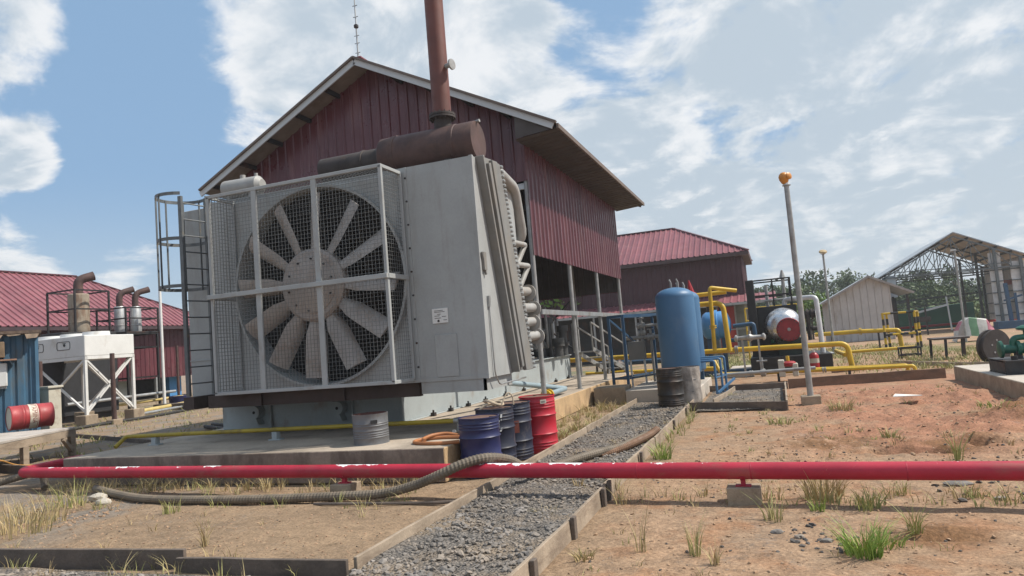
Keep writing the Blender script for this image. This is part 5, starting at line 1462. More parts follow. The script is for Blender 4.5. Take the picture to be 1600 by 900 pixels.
b = MB().box(ox0 + .3, ox0 + .9, 58.3, 58.34, 2.8, 4.4); b.build('left_panel', shed_roof, os_)
b = MB(); b.bar((7.5, 66, 2.5), (16, 66, 2.75), .14); b.bar((7.5, 66, 1.9), (16, 66, 2.2), .10); b.bar((8, 65, 2.1), (11, 65.5, 2.6), .1)
b.build('crane_beam', stl, os_)
MB().box(15.1, 16.5, 59.0, 59.2, 3.0, 3.35).build('red_beam', M('faded_red_beam', (.25, .08, .06), .6), os_)
t = thing('blue_rig', (14.9, 57, 0), 'blue steel rig standing in the open shed doorway', 'machine')
MB().box(14.3, 16.3, 56.2, 57.4, 0, .5).build('base', blue_dk, t)
MB().bar((15.3, 57, .5), (15.2, 57, 3.1), .22).bar((15.7, 57, .5), (15.7, 57, 2.4), .14).bar((15.0, 57, 1.9), (16.1, 57, 2.2), .12).build('mast', blue_dk, t)
t = thing('green_cistern', (15.6, 53, 0), 'small green funnel shaped cistern on legs near the open shed', 'cistern')
MB().lathe([(0, .1), (.1, .3), (.35, .36), (.4, .38), (.42, 0)], (15.15, 52, .65), (0, 0, 1), 14).build('bowl', green_m, t, smooth=True)
b = MB()
for x in (14.95, 15.4): b.bar((x, 52, 0), (x, 52, .75), .05)
b.build('legs', dark_steel, t)
o = MB().poly([(10.3, 70, 0), (16.2, 70, 0), (16.2, 70, 2.05), (10.3, 70, 1.75)], (0, 2.5, 0)).build('green_container', dkgreen, loc=(13, 71, 0)); tag(o, 'long dark green container behind the open shed', 'container')
b = MB(); rg = random.Random(8)
for i in range(60):
    x = rg.uniform(6.8, 13.0); y = rg.uniform(73, 77); h = rg.uniform(.25, .75)
    b.lathe([(0, .5), (h * .5, .6), (h * .9, .35), (h, .0)], (x, y, .0), (rg.uniform(-.2, .2), rg.uniform(-.2, .2), 1), 7)
o = b.build('white_sacks', M('white_sacking', (.58, .57, .55), .8, 0, .15, 3)); tag(o, 'low bank of white sacks heaped along the far edge of the yard', 'sacks', kind='stuff')
o = MB().tube([(8.4, 66, .35), (20, 67, .42)], .10, 10).build('far_red_pipe', red_m, smooth=True); tag(o, 'far red pipe crossing behind the striped tarp heap', 'pipe')
t = thing('far_stand', (9.6, 55, 0), 'dark two legged stand with a pale slanting boom in front of the open shed', 'stand')
MB().bar((9.35, 55, 0), (9.3, 55, 1.9), .1).bar((9.85, 55, 0), (9.85, 55, 1.85), .1).box(9.1, 10.1, 54.8, 55.2, .9, 1.25).build('legs', rust_dark, t)
MB().bar((9.3, 55, 1.55), (11.3, 55.3, 1.95), .12).bar((11.35, 55.3, .2), (11.25, 55.3, 2.5), .09).build('boom', shed_roof, t)

# ------------------------------------------------------------------ barrier, table, wheel, tarp, pump
t = thing('barrier_frame', (5.6, 37.4, 0), 'yellow and black striped tube barrier frame before the grey shed', 'barrier')
def striped(name, p, q, r, n, first, par):
    """one tube painted in alternating bands"""
    p = Vector(p); q = Vector(q); prof = []
    for i in range(n + 1): prof.append(((q - p).length * i / n, r))
    o = MB().lathe(prof, p, q - p, 10).build(name, yellow, par, smooth=True); o.data.materials.append(black_m)
    for f in o.data.polygons[:n * 10]: f.material_index = (f.index // 10 + first) % 2
    return o


for (x, y) in ((4.80, 36.6), (5.10, 37.6), (6.10, 36.6), (6.40, 37.6)): striped('post', (x, y, 0), (x, y, 1.74), .055, 6, 1, t)
for z in (.72, 1.70):
    for (p, q) in (((4.8, 36.6), (6.1, 36.6)), ((5.1, 37.6), (6.4, 37.6)), ((4.8, 36.6), (5.1, 37.6)), ((6.1, 36.6), (6.4, 37.6))): striped('rail', (*p, z), (*q, z), .05, 4, 0 if z > 1 else 1, t)
t = thing('low_stool', (4.65, 30.0, 0), 'low dark metal stool frame in the grass below the barrier', 'stool')
b = MB()
for x in (4.35, 5.0):
    for y in (29.6, 30.2): b.bar((x, y, 0), (x, y, .38), .05)
for z in (.12, .38):
    for y in (29.6, 30.2): b.bar((4.35, y, z), (5.0, y, z), .06)
    for x in (4.35, 5.0): b.bar((x, 29.6, z), (x, 30.2, z), .06)
b.build('frame', dark_steel, t)
t = thing('steel_table', (5.7, 28.5, 0), 'dark brown steel trestle table frame standing in the dry grass', 'table')
b = MB().box(5.12, 6.20, 27.8, 28.9, .66, .72); b.build('top', M('table_brown', (.09, .07, .06), .6, .2), t)
for (x, y) in ((5.18, 28.85), (5.45, 27.85), (6.0, 27.9), (6.15, 28.8)): MB().bar((x, y, 0), (x + .03, y, .66), .075).build('leg', dark_steel, t)
t = thing('cable_reel', (6.1, 25, 0), 'rusty brown cable drum wheel standing upright on the dirt', 'wheel')
wax = (.55, -.83, 0)
wd_ = MB().lathe([(-.05, .0), (-.05, .44), (-.07, .44), (-.07, .52), (.0, .52), (.0, .46), (.12, .44), (.12, .52), (.18, .52), (.18, .0)], (6.12, 25, .46), wax, 36).build('drum', rust_dark, t, smooth=True)
for i in range(5): a = 2 * math.pi * i / 5 + .3; v = Vector((.83, .55, 0)) * math.cos(a) * .2 + Vector((0, 0, math.sin(a) * .2)); MB().lathe([(.181, .03), (.188, .03)], Vector((6.12, 25, .46)) + v, wax, 8).build('bolt_hole', galv, wd_)
MB().box(5.8, 6.4, 24.6, 25.3, -.02, .02).build('skid_plate', block_m, t)
t = thing('tarp_heap', (9.3, 40.8, 0), 'heap under a red, green and white striped tarpaulin', 'tarpaulin')
vs = []; fs = []; n = 14; prf = [(8.45, .02, .55), (8.55, .55, .6), (8.85, 1.0, .62), (9.1, 1.18, .62), (9.45, 1.10, .6), (9.85, 1.02, .58), (10.05, .6, .6), (10.35, .08, .62)]
for i, (x, z, w2) in enumerate(prf):
    for j in range(n + 1):
        s_ = j / n * 2 - 1; yy = 40.8 + s_ * (w2 + .15 * (1 - z / 1.3)); zz = z * (1 - .78 * max(0, (abs(s_) - .55) / .45) ** 1.2) + .05 * noise.noise(Vector((x * 4, s_ * 4, 2)))
        vs.append((x + .12 * noise.noise(Vector((s_ * 3, z * 3, 5))) - .25 * max(0, -s_ - .5), yy, max(.0, zz)))
for i in range(len(prf) - 1):
    for j in range(n): fs.append((i * (n + 1) + j, (i + 1) * (n + 1) + j, (i + 1) * (n + 1) + j + 1, i * (n + 1) + j + 1))
o = MB().add(vs, fs).build('tarpaulin', white_p, t, smooth=True)
me = o.data; me.materials.clear()
tm = [M('tarp_' + nme, c, .6, 0, .15, 4, (.25, .2, .16), .4) for nme, c in (('pale', (.52, .50, .46)), ('green', (.13, .26, .14)), ('rose', (.42, .13, .17)), ('mixed', (.36, .30, .26)))]
for q in tm: me.materials.append(q)
for p in me.polygons:
    row = p.index // n; col_ = p.index % n
    p.material_index = (0, 2, 0, 1, 0, 2, 2)[row] if col_ < n - 1 else 3
    if row == 1 and col_ < 4: p.material_index = 3
    if row == 2: p.material_index = 0
b = MB().poly([(4.02, 19.95, -.03), (4.02, 13.2, -.03), (9.5, 13.2, -.03), (9.5, 19.95, -.03)], (0, 0, .35)); o = b.build('concrete_slab', concrete_new, loc=(6.5, 17, 0)); bev(o, .015)
me = o.data; me.materials.append(block_m)
for p in me.polygons:
    if abs(p.normal.z) < .5: p.material_index = 1
tag(o, 'pale raised concrete slab under the green pump at the right', 'concrete slab')
pu = thing('green_pump', (5.2, 17.8, .32), 'green centrifugal pump with pipework on a black steel base', 'pump')
b = MB()
for y in (17.6, 18.7): b.box(4.42, 7.2, y - .06, y + .06, .32, .34); b.box(4.42, 7.2, y - .012, y + .012, .34, .56); b.box(4.42, 7.2, y - .06, y + .06, .56, .58)
b.box(4.42, 7.2, 17.5, 18.8, .581, .60); b.box(4.42, 4.44, 17.6, 18.7, .34, .56); b.box(5.05, 5.07, 17.54, 17.66, .34, .56)
b.build('base_frame', dark_steel, pu)
MB().lathe([(-.16, .06), (-.14, .17), (-.09, .18), (-.08, .09), (.15, .09), (.16, .16), (.22, .16), (.24, .11), (.32, .11), (.34, .17), (.40, .17), (.42, .12), (.9, .13), (1.2, .16), (1.25, .1)], (4.62, 18.1, .80), (1, 0, 0), 18).build('casing', green_m, pu, smooth=True)
MB().tube(fillet([(4.72, 18.1, .82), (4.74, 18.1, 1.02), (5.3, 18.1, 1.04)], .12), .06, 14).build('suction_pipe', green_m, pu, smooth=True)
MB().lathe([(0, .05), (.03, .15), (.06, .16), (.09, .12), (.12, .04)], (5.0, 18.2, 1.15), (0, 0, 1), 18).cyl((5.0, 18.2, 1.0), (5.0, 18.2, 1.2), .04).build('valve_wheel', green_m, pu, smooth=True)
MB().box(4.75, 4.85, 18.0, 18.2, .6, .75).build('foot', black_m, pu); MB().box(5.3, 5.5, 17.95, 18.25, .6, .72).build('foot', black_m, pu)
MB().cyl((4.62, 17.7, .6), (4.62, 17.7, .68), .06).build('bolt', black_m, pu)
pu.location += Vector((-.18, -1.0, 0))
o = MB().poly([(2.02, 15.35, .12), (2.5, 15.25, .13), (2.55, 15.55, .10), (2.1, 15.62, .14)], (0, 0, .012)).build('paper_scrap', paper_m); tag(o, 'scrap of white paper litter on the red dirt before the slab', 'litter')

# ================================================================== left of the cooler
lh = thing('long_maroon_building', (-36, 20, 0), 'long low maroon building with a hip roof behind the white cooling unit', 'building')
W0, W1, LY0, LY1 = -33.5, -42.5, -4.0, 35.2
MB().sheet((W0, LY0, 0), (0, 1, 0), (0, 0, 1), LY1 - LY0, 1.45, 4.5, .3, .03).build('wall', red_sheet, lh)
MB().sheet((W0, LY1, 0), (-1, 0, 0), (0, 0, 1), W0 - W1, 1.45, 4.5, .3, .03).build('wall', red_sheet, lh)
ex0, ey0, ey1, ez, rx, rz = -32.7, -6.0, 36.0, 4.42, -38.0, 7.75
k = math.hypot(rx - ex0, rz - ez); L = ey1 - ey0
rb = MB(); rb.sheet((ex0, ey0, ez), (0, 1, 0), (rx - ex0, 0, rz - ez), L, 0, lambda q: max(0, min(k, q / 6.3 * k, (L - q) / 6.3 * k)), .36, .06)
k2 = math.hypot(6.3, rz - ez); rb.sheet((ex0, ey1, ez), (-1, 0, 0), (0, -6.3, rz - ez), 2 * (ex0 - rx), 0, lambda q: max(0, min(q, 2 * (ex0 - rx) - q) / (ex0 - rx) * k2), .36, .06)
rb.add([(2 * rx - ex0, ey0, ez), (2 * rx - ex0, ey1, ez), (rx, ey1 - 6.3, rz), (rx, ey0 + 6.3, rz)], [(0, 1, 2, 3)])
rf = rb.build('roof', red_roof, lh)
MB().bar((rx, ey0 + 6.3, rz + .04), (rx, ey1 - 6.3, rz + .04), .3, .06).bar((rx, ey1 - 6.3, rz + .04), (ex0, ey1, ez + .06), .25, .06).build('ridge_caps', red_sheet, rf)
MB().box(ex0 - .12, ex0 - .02, ey0, ey1, ez - .2, ez - .03).build('gutter', M('dark_gutter', (.05, .03, .035), .6), lh)
b = MB()
for y in (16, 19, 22, 25, 28, 31, 34): b.bar((W0, y, 0), (W0, y, 1.5), .14)
b.build('columns', galv, lh)
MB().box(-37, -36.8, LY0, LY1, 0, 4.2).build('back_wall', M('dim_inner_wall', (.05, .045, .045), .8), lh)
MB().box(-34.6, -34.4, 28.5, 30.3, .3, 1.5).build('pale_panel', M('pale_panel', (.30, .33, .32), .6), lh)
MB().box(-34.6, -34.2, 32.6, 33.5, .3, 1.5).build('blue_panel', blue_br, lh)
o = MB().box(-36.7, -33.0, 10, 36, -.02, .28).build('building_plinth', block_m, lh)

# exhausts of the generators behind the cooling unit
ge = thing('generator_housing', (-29.0, 23.8, 0), 'dark generator housing standing behind the white cooling unit', 'generator')
bev(MB().box(-30.6, -27.6, 20.9, 23.5, .25, 3.75).build('housing', M('housing_dark', (.018, .018, .02), .7), ge), .03)
MB().box(-30.4, -27.8, 21.0, 23.4, 0, .26).build('base_frame', dark_steel, ge)
MB().cyl((-27.45, 20.9, .75), (-27.45, 26.5, .8), .07, 10).build('cable_tray', galv, ge)
exm = M('rust_streaked_can', (.31, .26, .20), .7, .1, .25, 2.2, (.17, .085, .045), .7, (1.4, 1.4, .5), .48)
sv = M('dull_silver_can', (.42, .43, .43), .45, .5, .15, 3, (.2, .12, .08), .5)


def exhaust(x, y, z0, r, h, m, er, label, n=1):
    t = thing('exhaust_silencer', (x, y, z0), label, 'exhaust', 'exhausts above the cooling unit')
    MB().lathe([(0, .0), (0, r * .96), (.03, r), (h * .25, r), (h * .25 + .01, r + .015), (h * .25 + .05, r + .015), (h * .25 + .06, r), (h - .06, r), (h - .02, r * .9), (h, .0)], (x, y, z0), (0, 0, 1), 24).build('can', m, t, smooth=True)
    P = fillet([(x, y, z0 + h - .02), (x, y, z0 + h + .62), (x + .30, y + .55, z0 + h + .80)], .45, 7)
    MB().tube(P, [er] * (len(P) - 1) + [er * 1.08], 14).build('elbow', rust_m, t, smooth=True)
    return t


exhaust(-28.5, 22.4, 3.75, .42, 1.75, exm, .19, 'rust streaked exhaust can with a bent brown outlet, in its own black railing')
t = thing('exhaust_stand', (-28.5, 24.9, 0), 'open black steel stand carrying the pair of silver exhaust cans', 'stand'); b = MB()
for x in (-29.35, -27.65):
    for y in (24.05, 25.75): b.bar((x, y, 0), (x, y, 3.68), .09)
for z in (1.6, 3.0, 3.64):
    for x in (-29.35, -27.65): b.bar((x, 24.05, z), (x, 25.75, z), .07)
    for y in (24.05, 25.75): b.bar((-29.35, y, z), (-27.65, y, z), .07)
b.build('frame', black_m, t); MB().box(-29.4, -27.6, 24.0, 25.8, 3.685, 3.745).build('deck', dark_steel, t)
exhaust(-28.6, 24.55, 3.75, .24, 1.25, sv, .14, 'narrow silver exhaust can with a bent outlet, left one of the pair')
exhaust(-28.4, 25.25, 3.75, .24, 1.25, sv, .14, 'narrow silver exhaust can with a bent outlet, right one of the pair')
for (x, y, w, hh, lab) in ((-28.5, 22.4, .82, 1.82, 'black square railing round the rust streaked exhaust can'), (-28.5, 24.9, .9, 1.1, 'black square railing round the pair of silver exhaust cans')):
    t = thing('guard_railing', (x, y, 3.75), lab, 'railing', 'railings round the exhausts'); b = MB()
    for a in (-w, w):
        for c in (-w, w): b.bar((x + a, y + c, 3.75), (x + a, y + c, 3.75 + hh), .07)
    for z in (.55, 1.0):
        for a in (-w, w): b.bar((x + a, y - w, 3.75 + hh * z), (x + a, y + w, 3.75 + hh * z), .06); b.bar((x - w, y + a, 3.75 + hh * z), (x + w, y + a, 3.75 + hh * z), .06)
    b.build('rails', black_m, t)

# white cooling unit on braced legs
cu = thing('cooling_unit', (-25.3, 20, 0), 'white rooftop style cooling unit raised on braced white legs', 'cooling unit')
ux0, ux1, uy0, uy1, uz0, uz1 = -28.4, -23.82, 18.9, 21.05, 2.58, 3.36
cas = MB().box(ux0, ux1, uy0, uy1, uz0, uz1); cas = cas.build('casing', white_p, cu); bev(cas, .02)
cw = M('cooling_unit_shade_side', (.50, .51, .50), .55, 0, .05, 2)
for i in range(3): b = MB().lathe([(0, .48), (.16, .46), (.16, .42), (.02, .42)], (-24.5 - 1.2 * i, 19.95, uz1), (0, 0, 1), 24, False); b.build('fan_ring', white_p, cu, smooth=True)
for x in (-24.9, -26.3):
    b = MB(); d = uy0 - .004
    P = [(x - .30, d, 2.88), (x + .30, d, 2.88), (x + .34, d, 2.94), (x + .34, d, 3.12), (x + .30, d, 3.18), (x - .30, d, 3.18), (x - .34, d, 3.12), (x - .34, d, 2.94)]
    for i in range(8): b.bar(P[i], P[(i + 1) % 8], .02)
    b.lathe([(0, .05), (.02, .05)], (x + .05, d, 3.05), (0, -1, 0), 10); b.bar((x - .05, d, 3.12), (x + .12, d, 3.12), .02)
    b.build('hatch', black_m, cas)
lf = MB().bar((ux0, uy0 + .05, uz0 - .06), (ux1, uy0 + .05, uz0 - .06), .10, .12).bar((ux1 - .05, uy0, uz0 - .06), (ux1 - .05, uy1, uz0 - .06), .10, .12).bar((ux0, uy1 - .05, uz0 - .06), (ux1, uy1 - .05, uz0 - .06), .10, .12)
lf.build('base_frame', white_p, cu)
LGX = [ux1 - .06, -26.6]
for x in LGX:
    for y in (uy0 + .05, uy1 - .05): MB().bar((x, y, .42), (x, y, uz0 - .1), .10).build('leg', white_p, cu)
b = MB()
for d in (0, .12):
    b.bar((ux1 - .06 - d, uy0 + .08, uz0 - .12), (ux1 - .06 - d, uy1 - .1, .5), .06); b.bar((ux1 - .06 - d, uy0 + .08, .5), (ux1 - .06 - d, uy1 - .1, uz0 - .12), .06)
for y in (uy0 + .05, uy1 - .05): b.bar((LGX[0], y, uz0 - .12), (LGX[1], y, .5), .07); b.bar((LGX[0], y, .5), (LGX[1], y, uz0 - .12), .07)
b.build('cross_braces', white_p, cu)
BG = 'concrete feet under the cooling unit'
for (x, y, lab) in ((LGX[0], uy0 + .05, 'concrete foot block under the front corner leg of the cooling unit'), (LGX[0], uy1 - .05, 'concrete foot block under the right rear leg of the cooling unit'),
                    (LGX[1], uy0 + .05, 'concrete foot block under the left front leg of the cooling unit'), (LGX[1], uy1 - .05, 'concrete foot block under the left rear leg of the cooling unit')):
    o = bev(MB().box(x - .26, x + .26, y - .26, y + .26, -.05, .42).build('foot_block', block_m), .02); tag(o, lab, 'concrete block', BG)
for (x, y, h, r, lab) in ((-23.3, 19.6, 2.62, .085, 'brown rusty post before the white cooling unit, nearest its corner leg'), (-29.4, 28.6, 3.1, .07, 'thin brown post left of the fan cooler, by the blue tub'),
                          (*PF(63, 600, 25.2).xy, 2.5, .085, 'brown rusty post between the blue container and the cooling unit')):
    t = thing('rusty_post', (x, y, 0), lab, 'post'); MB().cyl((x, y, 0), (x, y, h), r, 10).build('pole', rust_m, t, smooth=True)
    if h != 3.1: bev(MB().box(x - .2, x + .2, y - .2, y + .2, -.04, .16).build('footing', block_m, t), .02)
t = thing('yellow_ground_pipe', (-25, 24, 0), 'pale yellow pipes lying behind the cooling unit legs', 'pipe')
MB().cyl((-28.0, 20.0, .42), (-27.5, 27.0, .50), .07, 10).cyl((-25.5, 22.3, .16), (-28.5, 31.5, .2), .10, 10).build('pipe', M('pale_yellow_pipe', (.50, .38, .14), .5), t, smooth=True)
MB().cyl((-24.6, 21.4, .1), (-27.6, 31.5, .14), .05, 10).cyl((-24.9, 21.6, .1), (-28.0, 31.8, .12), .05, 10).build('grey_pipe', galv, t, smooth=True)
o = MB().tube(spline([(-22.6, 16.3, .05), (-23.2, 18.6, .06), (-23.4, 21.5, .06), (-24.8, 26.5, .06)], 8), .055, 8).build('black_ground_hose', M('black_rubber', (.03, .028, .026), .7), smooth=True); tag(o, 'black hose lying along the dirt in front of the cooling unit', 'hose')
t = thing('blue_tub', (-27.8, 27.6, 0), 'low blue tub standing at the foot of the white pole', 'tub'); tc_ = (-27.3, 26.6, 0)
MB().lathe([(0, .42), (.03, .45), (.30, .47), (.55, .5), (.57, .48), (.05, .42)], tc_, (0, 0, 1), 20, False).build('shell', drum_blue, t, smooth=True)
o = bev(MB().box(-27.5, -25.0, 25.2, 25.6, -.02, .28).build('timber_sleeper', wood_dk, loc=(-26, 25.4, 0)), .02); tag(o, 'dark timber sleeper lying right of the white pole', 'timber')
for i, (p, q, lab) in enumerate((((-16.2, 17.0, .05), (-12.9, 15.4, .06), 'dark pipe lying along the left side of the pad, outer one'), ((-15.9, 16.4, .06), (-12.9, 14.6, .07), 'dark pipe lying along the left side of the pad, inner one'))):
    o = MB().tube([p, q], .06, 8).build('dark_pipe', dark_steel, smooth=True); tag(o, lab, 'pipe')
board((-21.5, 16.2), (-12.6, 12.6), .10, .06, wood_dk, 'long dark board on the dirt running from the platform to the pad')
board((-17.6, 10.6), (-11.5, 9.1), .16, .06, wood_dk, 'dark board on the ground left of the pad corner')

# blue container hut with an air conditioner
cA = Vector((-19.72, 14.12, 0)); ca = Vector((-.58, -.815, 0)).normalized(); cd = Vector((-.815, .58, 0)).normalized(); up = Vector((0, 0, 1))
ct = thing('blue_container', (-21, 12, 0), 'weathered blue corrugated container hut with an air conditioner on its side', 'container')
b = MB().sheet(cA + up * .15, ca, up, 6, 0, 2.98, .30, .045, .55); b.sheet(cA + up * .15 + cd * 2.3, -cd, up, 2.3, 0, 2.98, .3, .045, .55)
b.bar(cA + up * .1, cA + up * 3.2, .10); b.bar(cA + up * .16, cA + ca * 6 + up * .16, .1, .12)
b.build('wall', cont_blue, ct)
b = MB().poly([cA - ca * .15 - cd * .25 + up * 3.16, cA + ca * 6 - cd * .25 + up * 3.16, cA + ca * 6 + cd * 2.5 + up * 3.2, cA - ca * .15 + cd * 2.5 + up * 3.2], up * .08)
b.build('roof', M('rusty_roof_edge', (.13, .09, .065), .8, 0, .4, 5), ct)
b = MB(); rg = random.Random(2)
for i in range(14):
    q = cA + ca * (i * .42 - .1) - cd * .26 + up * 3.14; b.poly([q, q + ca * .34, q + ca * .30 - up * rg.uniform(.04, .14), q + ca * .06 - up * rg.uniform(.02, .12)], cd * .02)
b.build('torn_edge', M('torn_edge', (.33, .25, .18), .8, 0, .4, 5), ct)
ac = cA + ca * .66 - cd * .02
t = thing('air_conditioner', tuple(ac + up * 1.72), 'white air conditioner box with a round fan on the blue container', 'air conditioner')
b = MB().poly([ac + up * 1.72, ac + ca * .95 + up * 1.72, ac + ca * .95 + up * 2.36, ac + up * 2.36], -cd * .36); bev(b.build('case', white_p, t), .02)
b = MB().lathe([(0, .27), (.015, .27), (.015, .23), (.004, .22)], ac + ca * .52 - cd * .362 + up * 2.04, -cd, 24, False); b.cyl(ac + ca * .52 - cd * .36 + up * 2.04, ac + ca * .52 - cd * .368 + up * 2.04, .23, 20)
b.build('fan_grille', dark_steel, t)
MB().poly([ac + ca * .02 + up * 1.66, ac + ca * .93 + up * 1.66, ac + ca * .93 + up * 1.715, ac + ca * .02 + up * 1.715], -cd * .3).build('bracket', galv, t)
MB().poly([ac - ca * .22 + up * 2.42, ac + ca * 1.2 + up * 2.42, ac + ca * 1.2 + up * 2.46, ac - ca * .22 + up * 2.46], -cd * .5).build('canopy_board', M('rust_board', (.32, .19, .13), .8), t)
b = MB().poly([ac + ca * .05 + up * 2.52, ac + ca * 1.0 + up * 2.52, ac + ca * 1.0 + up * 2.95, ac + ca * .05 + up * 2.95], -cd * .3); tag(bev(b.build('wooden_box', M('old_plywood', (.20, .14, .085), .8, 0, .25, 4)), .01), 'brown wooden box fixed above the air conditioner', 'box')
o = bev(MB().box(-18.75, -18.3, 14.3, 14.7, 0, 1.55).box(-18.8, -18.25, 14.25, 14.75, 1.55, 1.62).build('cream_cabinet', cream), .01); o.location += Vector((-2.28, .8, 0)); tag(o, 'cream coloured metal cabinet standing behind the red and white drum', 'cabinet')

# plank platform with the red and white drum
plA, plB = Vector((-14.35, 9.2, 0)), Vector((-15.62, 12.1, 0)); pd = (plB - plA).normalized(); ps = Vector((-pd.y, pd.x, 0))
pf = thing('plank_platform', (-16, 10.6, 0), 'low grey plank platform on timber legs at the left edge', 'platform')
b = MB(); Lp = (plB - plA).length + 0
for i in range(10): o_ = plA + ps * (.28 * i + .01) - pd * 2.2; b.poly([o_ + up * .595, o_ + pd * (Lp + 2.2) + up * .595, o_ + pd * (Lp + 2.2) + ps * .26 + up * .595, o_ + ps * .26 + up * .595], up * .05)
bev(b.build('planks', M('bleached_planks', (.42, .38, .34), .85, 0, .15, 2, (.25, .2, .16), .5, bump=.3, bscale=30), pf), .006)
b = MB()
for k in (.04, 1.3, 2.6): b.bar(plA + ps * k - pd * 2.2 + up * .515, plB + ps * k + up * .515, .08, .15)
b.build('bearers', wood, pf)
for k in (.04, 2.6):
    for q in (-1.2, 1.3, Lp - .12): p = plA + ps * k + pd * q; MB().bar(p, p + up * .44, .12).build('leg', wood, pf)
MB().bar(plB + ps * .02 - pd * .1 + up * .05, plB + ps * .02 - pd * .5 + up * .42, .08).build('knee_brace', wood, pf)
o = MB().tube(spline([(-13.9, 8.9, .42), (-14.3, 9.5, .30), (-14.5, 10.0, .12), (-14.3, 10.6, .03), (-13.6, 10.9, .02)], 8), .015, 6).build('orange_cable', M('orange_cable', (.5, .25, .06), .6), smooth=True); tag(o, 'thin orange cord hanging below the plank platform', 'cord')

dax = (RGT * .66 + FWD * .75).normalized(); dc = Vector((-17.03, 12.02, .955)); dr = .29; dl = .88
rd_ = thing('lying_drum', tuple(dc - up * .3), 'red oil drum with a white lettered band lying on the plank platform', 'oil drum')
o0 = dc - dax * dl / 2
pr = [(0, dr - .03), (0, dr), (.015, dr + .005), (.03, dr - .004)]
for k in (.27, .33, .60, .66): pr += [(dl * k - .02, dr - .004), (dl * k, dr + .006), (dl * k + .02, dr - .004)]
pr += [(dl - .03, dr - .004), (dl - .015, dr + .005), (dl, dr), (dl, dr - .03)]
body = MB().lathe(pr, o0, dax, 40, False).build('body', M('faded_drum_red', (.36, .045, .05), .5, 0, .15, 3, (.2, .05, .04), .5), rd_, smooth=True)
MB().cyl(o0 + dax * .012, o0 + dax * .02, dr - .01, 36).build('lid', cream, rd_)
MB().cyl(o0 + dax * (dl - .02), o0 + dax * (dl - .012), dr - .01, 36).build('lid', cream, rd_)
MB().lathe([(dl * .42, dr), (dl * .423, dr + .003), (dl * .625, dr + .003), (dl * .628, dr)], o0, dax, 40, False).build('white_band', M('band_white', (.60, .54, .45), .6, 0, .08, 4, (.38, .25, .16), .6, (3, 3, 3), .52), rd_, smooth=True)
side = dax.cross(up).normalized()                 # points towards the right/front
bc = o0 + dax * dl * .525


def wrap(x, y):       # letters run round the drum, their tops towards the near end
    a = R(38) - x / dr
    q = side * math.cos(a) + up * math.sin(a)
    return bc - dax * (-y) + q * (dr + .005)


text_mesh('PERTAMINA', .135, 'lettering', print_red, rd_, (0, 0, 0), (1, 0, 0), (0, 0, 1), bend=wrap)

# ================================================================== trees and far wood
def crown_mesh(spec, nleaf, ls, seed, vs, fs):
    rg = random.Random(seed)
    for (cx, cy, cz, rx, ry, rz, cnt) in spec:
        for _ in range(cnt):
            while True:
                p = Vector((rg.uniform(-1, 1), rg.uniform(-1, 1), rg.uniform(-1, 1)))
                if p.length <= 1 and p.length > .35: break
            n = noise.noise(Vector((p.x * 2.2 + cx, p.y * 2.2 + cy, p.z * 2.2 + cz)))
            if n < -.16: continue
            k = 1 + n * .45
            c = Vector((cx + p.x * rx * k, cy + p.y * ry * k, cz + p.z * rz * k))
            d = Vector((rg.gauss(0, 1), rg.gauss(0, 1), rg.gauss(0, .8) + .4)).normalized()
            a = d.cross(Vector((rg.gauss(0, 1), rg.gauss(0, 1), rg.gauss(0, 1)))).normalized(); b = d.cross(a)
            s = ls * rg.uniform(.6, 1.4); o = len(vs)
            vs += [tuple(c - a * s), tuple(c + b * s * .5 - d * s * .12), tuple(c + a * s), tuple(c - b * s * .5 - d * s * .12)]
            fs.append((o, o + 1, o + 2, o + 3))


def mesh_obj(name, vs, fs, m, parent=None):
    org = world_org(parent) if parent else Vector((0, 0, 0))
    me = bpy.data.meshes.new(name); me.from_pydata([tuple(Vector(v) - org) for v in vs], [], fs); me.materials.append(m)
    o = bpy.data.objects.new(name, me); COL.objects.link(o)
    if parent: o.parent = parent
    return o


def tree(name, x, y, h, w, m, label, seed, dens=900, ls=.28, cat='tree'):
    rg = random.Random(seed); t = thing(name, (x, y, 0), label, cat)
    b = MB(); top = h * .62
    b.tube([(x, y, 0), (x + .05 * h * rg.uniform(-.5, .5), y, top * .5), (x + .06 * h * rg.uniform(-.6, .6), y, top), (x, y, h * .85)], [h * .022, h * .017, h * .011, h * .004], 7)
    spec = []
    for i in range(9):
        a = rg.uniform(0, 6.28); rr = w * rg.uniform(.2, .75); z = h * rg.uniform(.45, .88)
        c = (x + rr * math.cos(a), y + rr * math.sin(a), z); s = w * rg.uniform(.32, .52)
        b.tube([(x, y, z - h * .16), ((x + c[0]) / 2, (y + c[1]) / 2, z - h * .06), c], [h * .008, h * .006, h * .003], 5)
        spec.append((*c, s, s, s * .72, dens // 9))
    b.build('trunk', bark, t); vs = []; fs = []; crown_mesh(spec, 0, ls, seed, vs, fs)
    mesh_obj('crown', vs, fs, m, t); return t


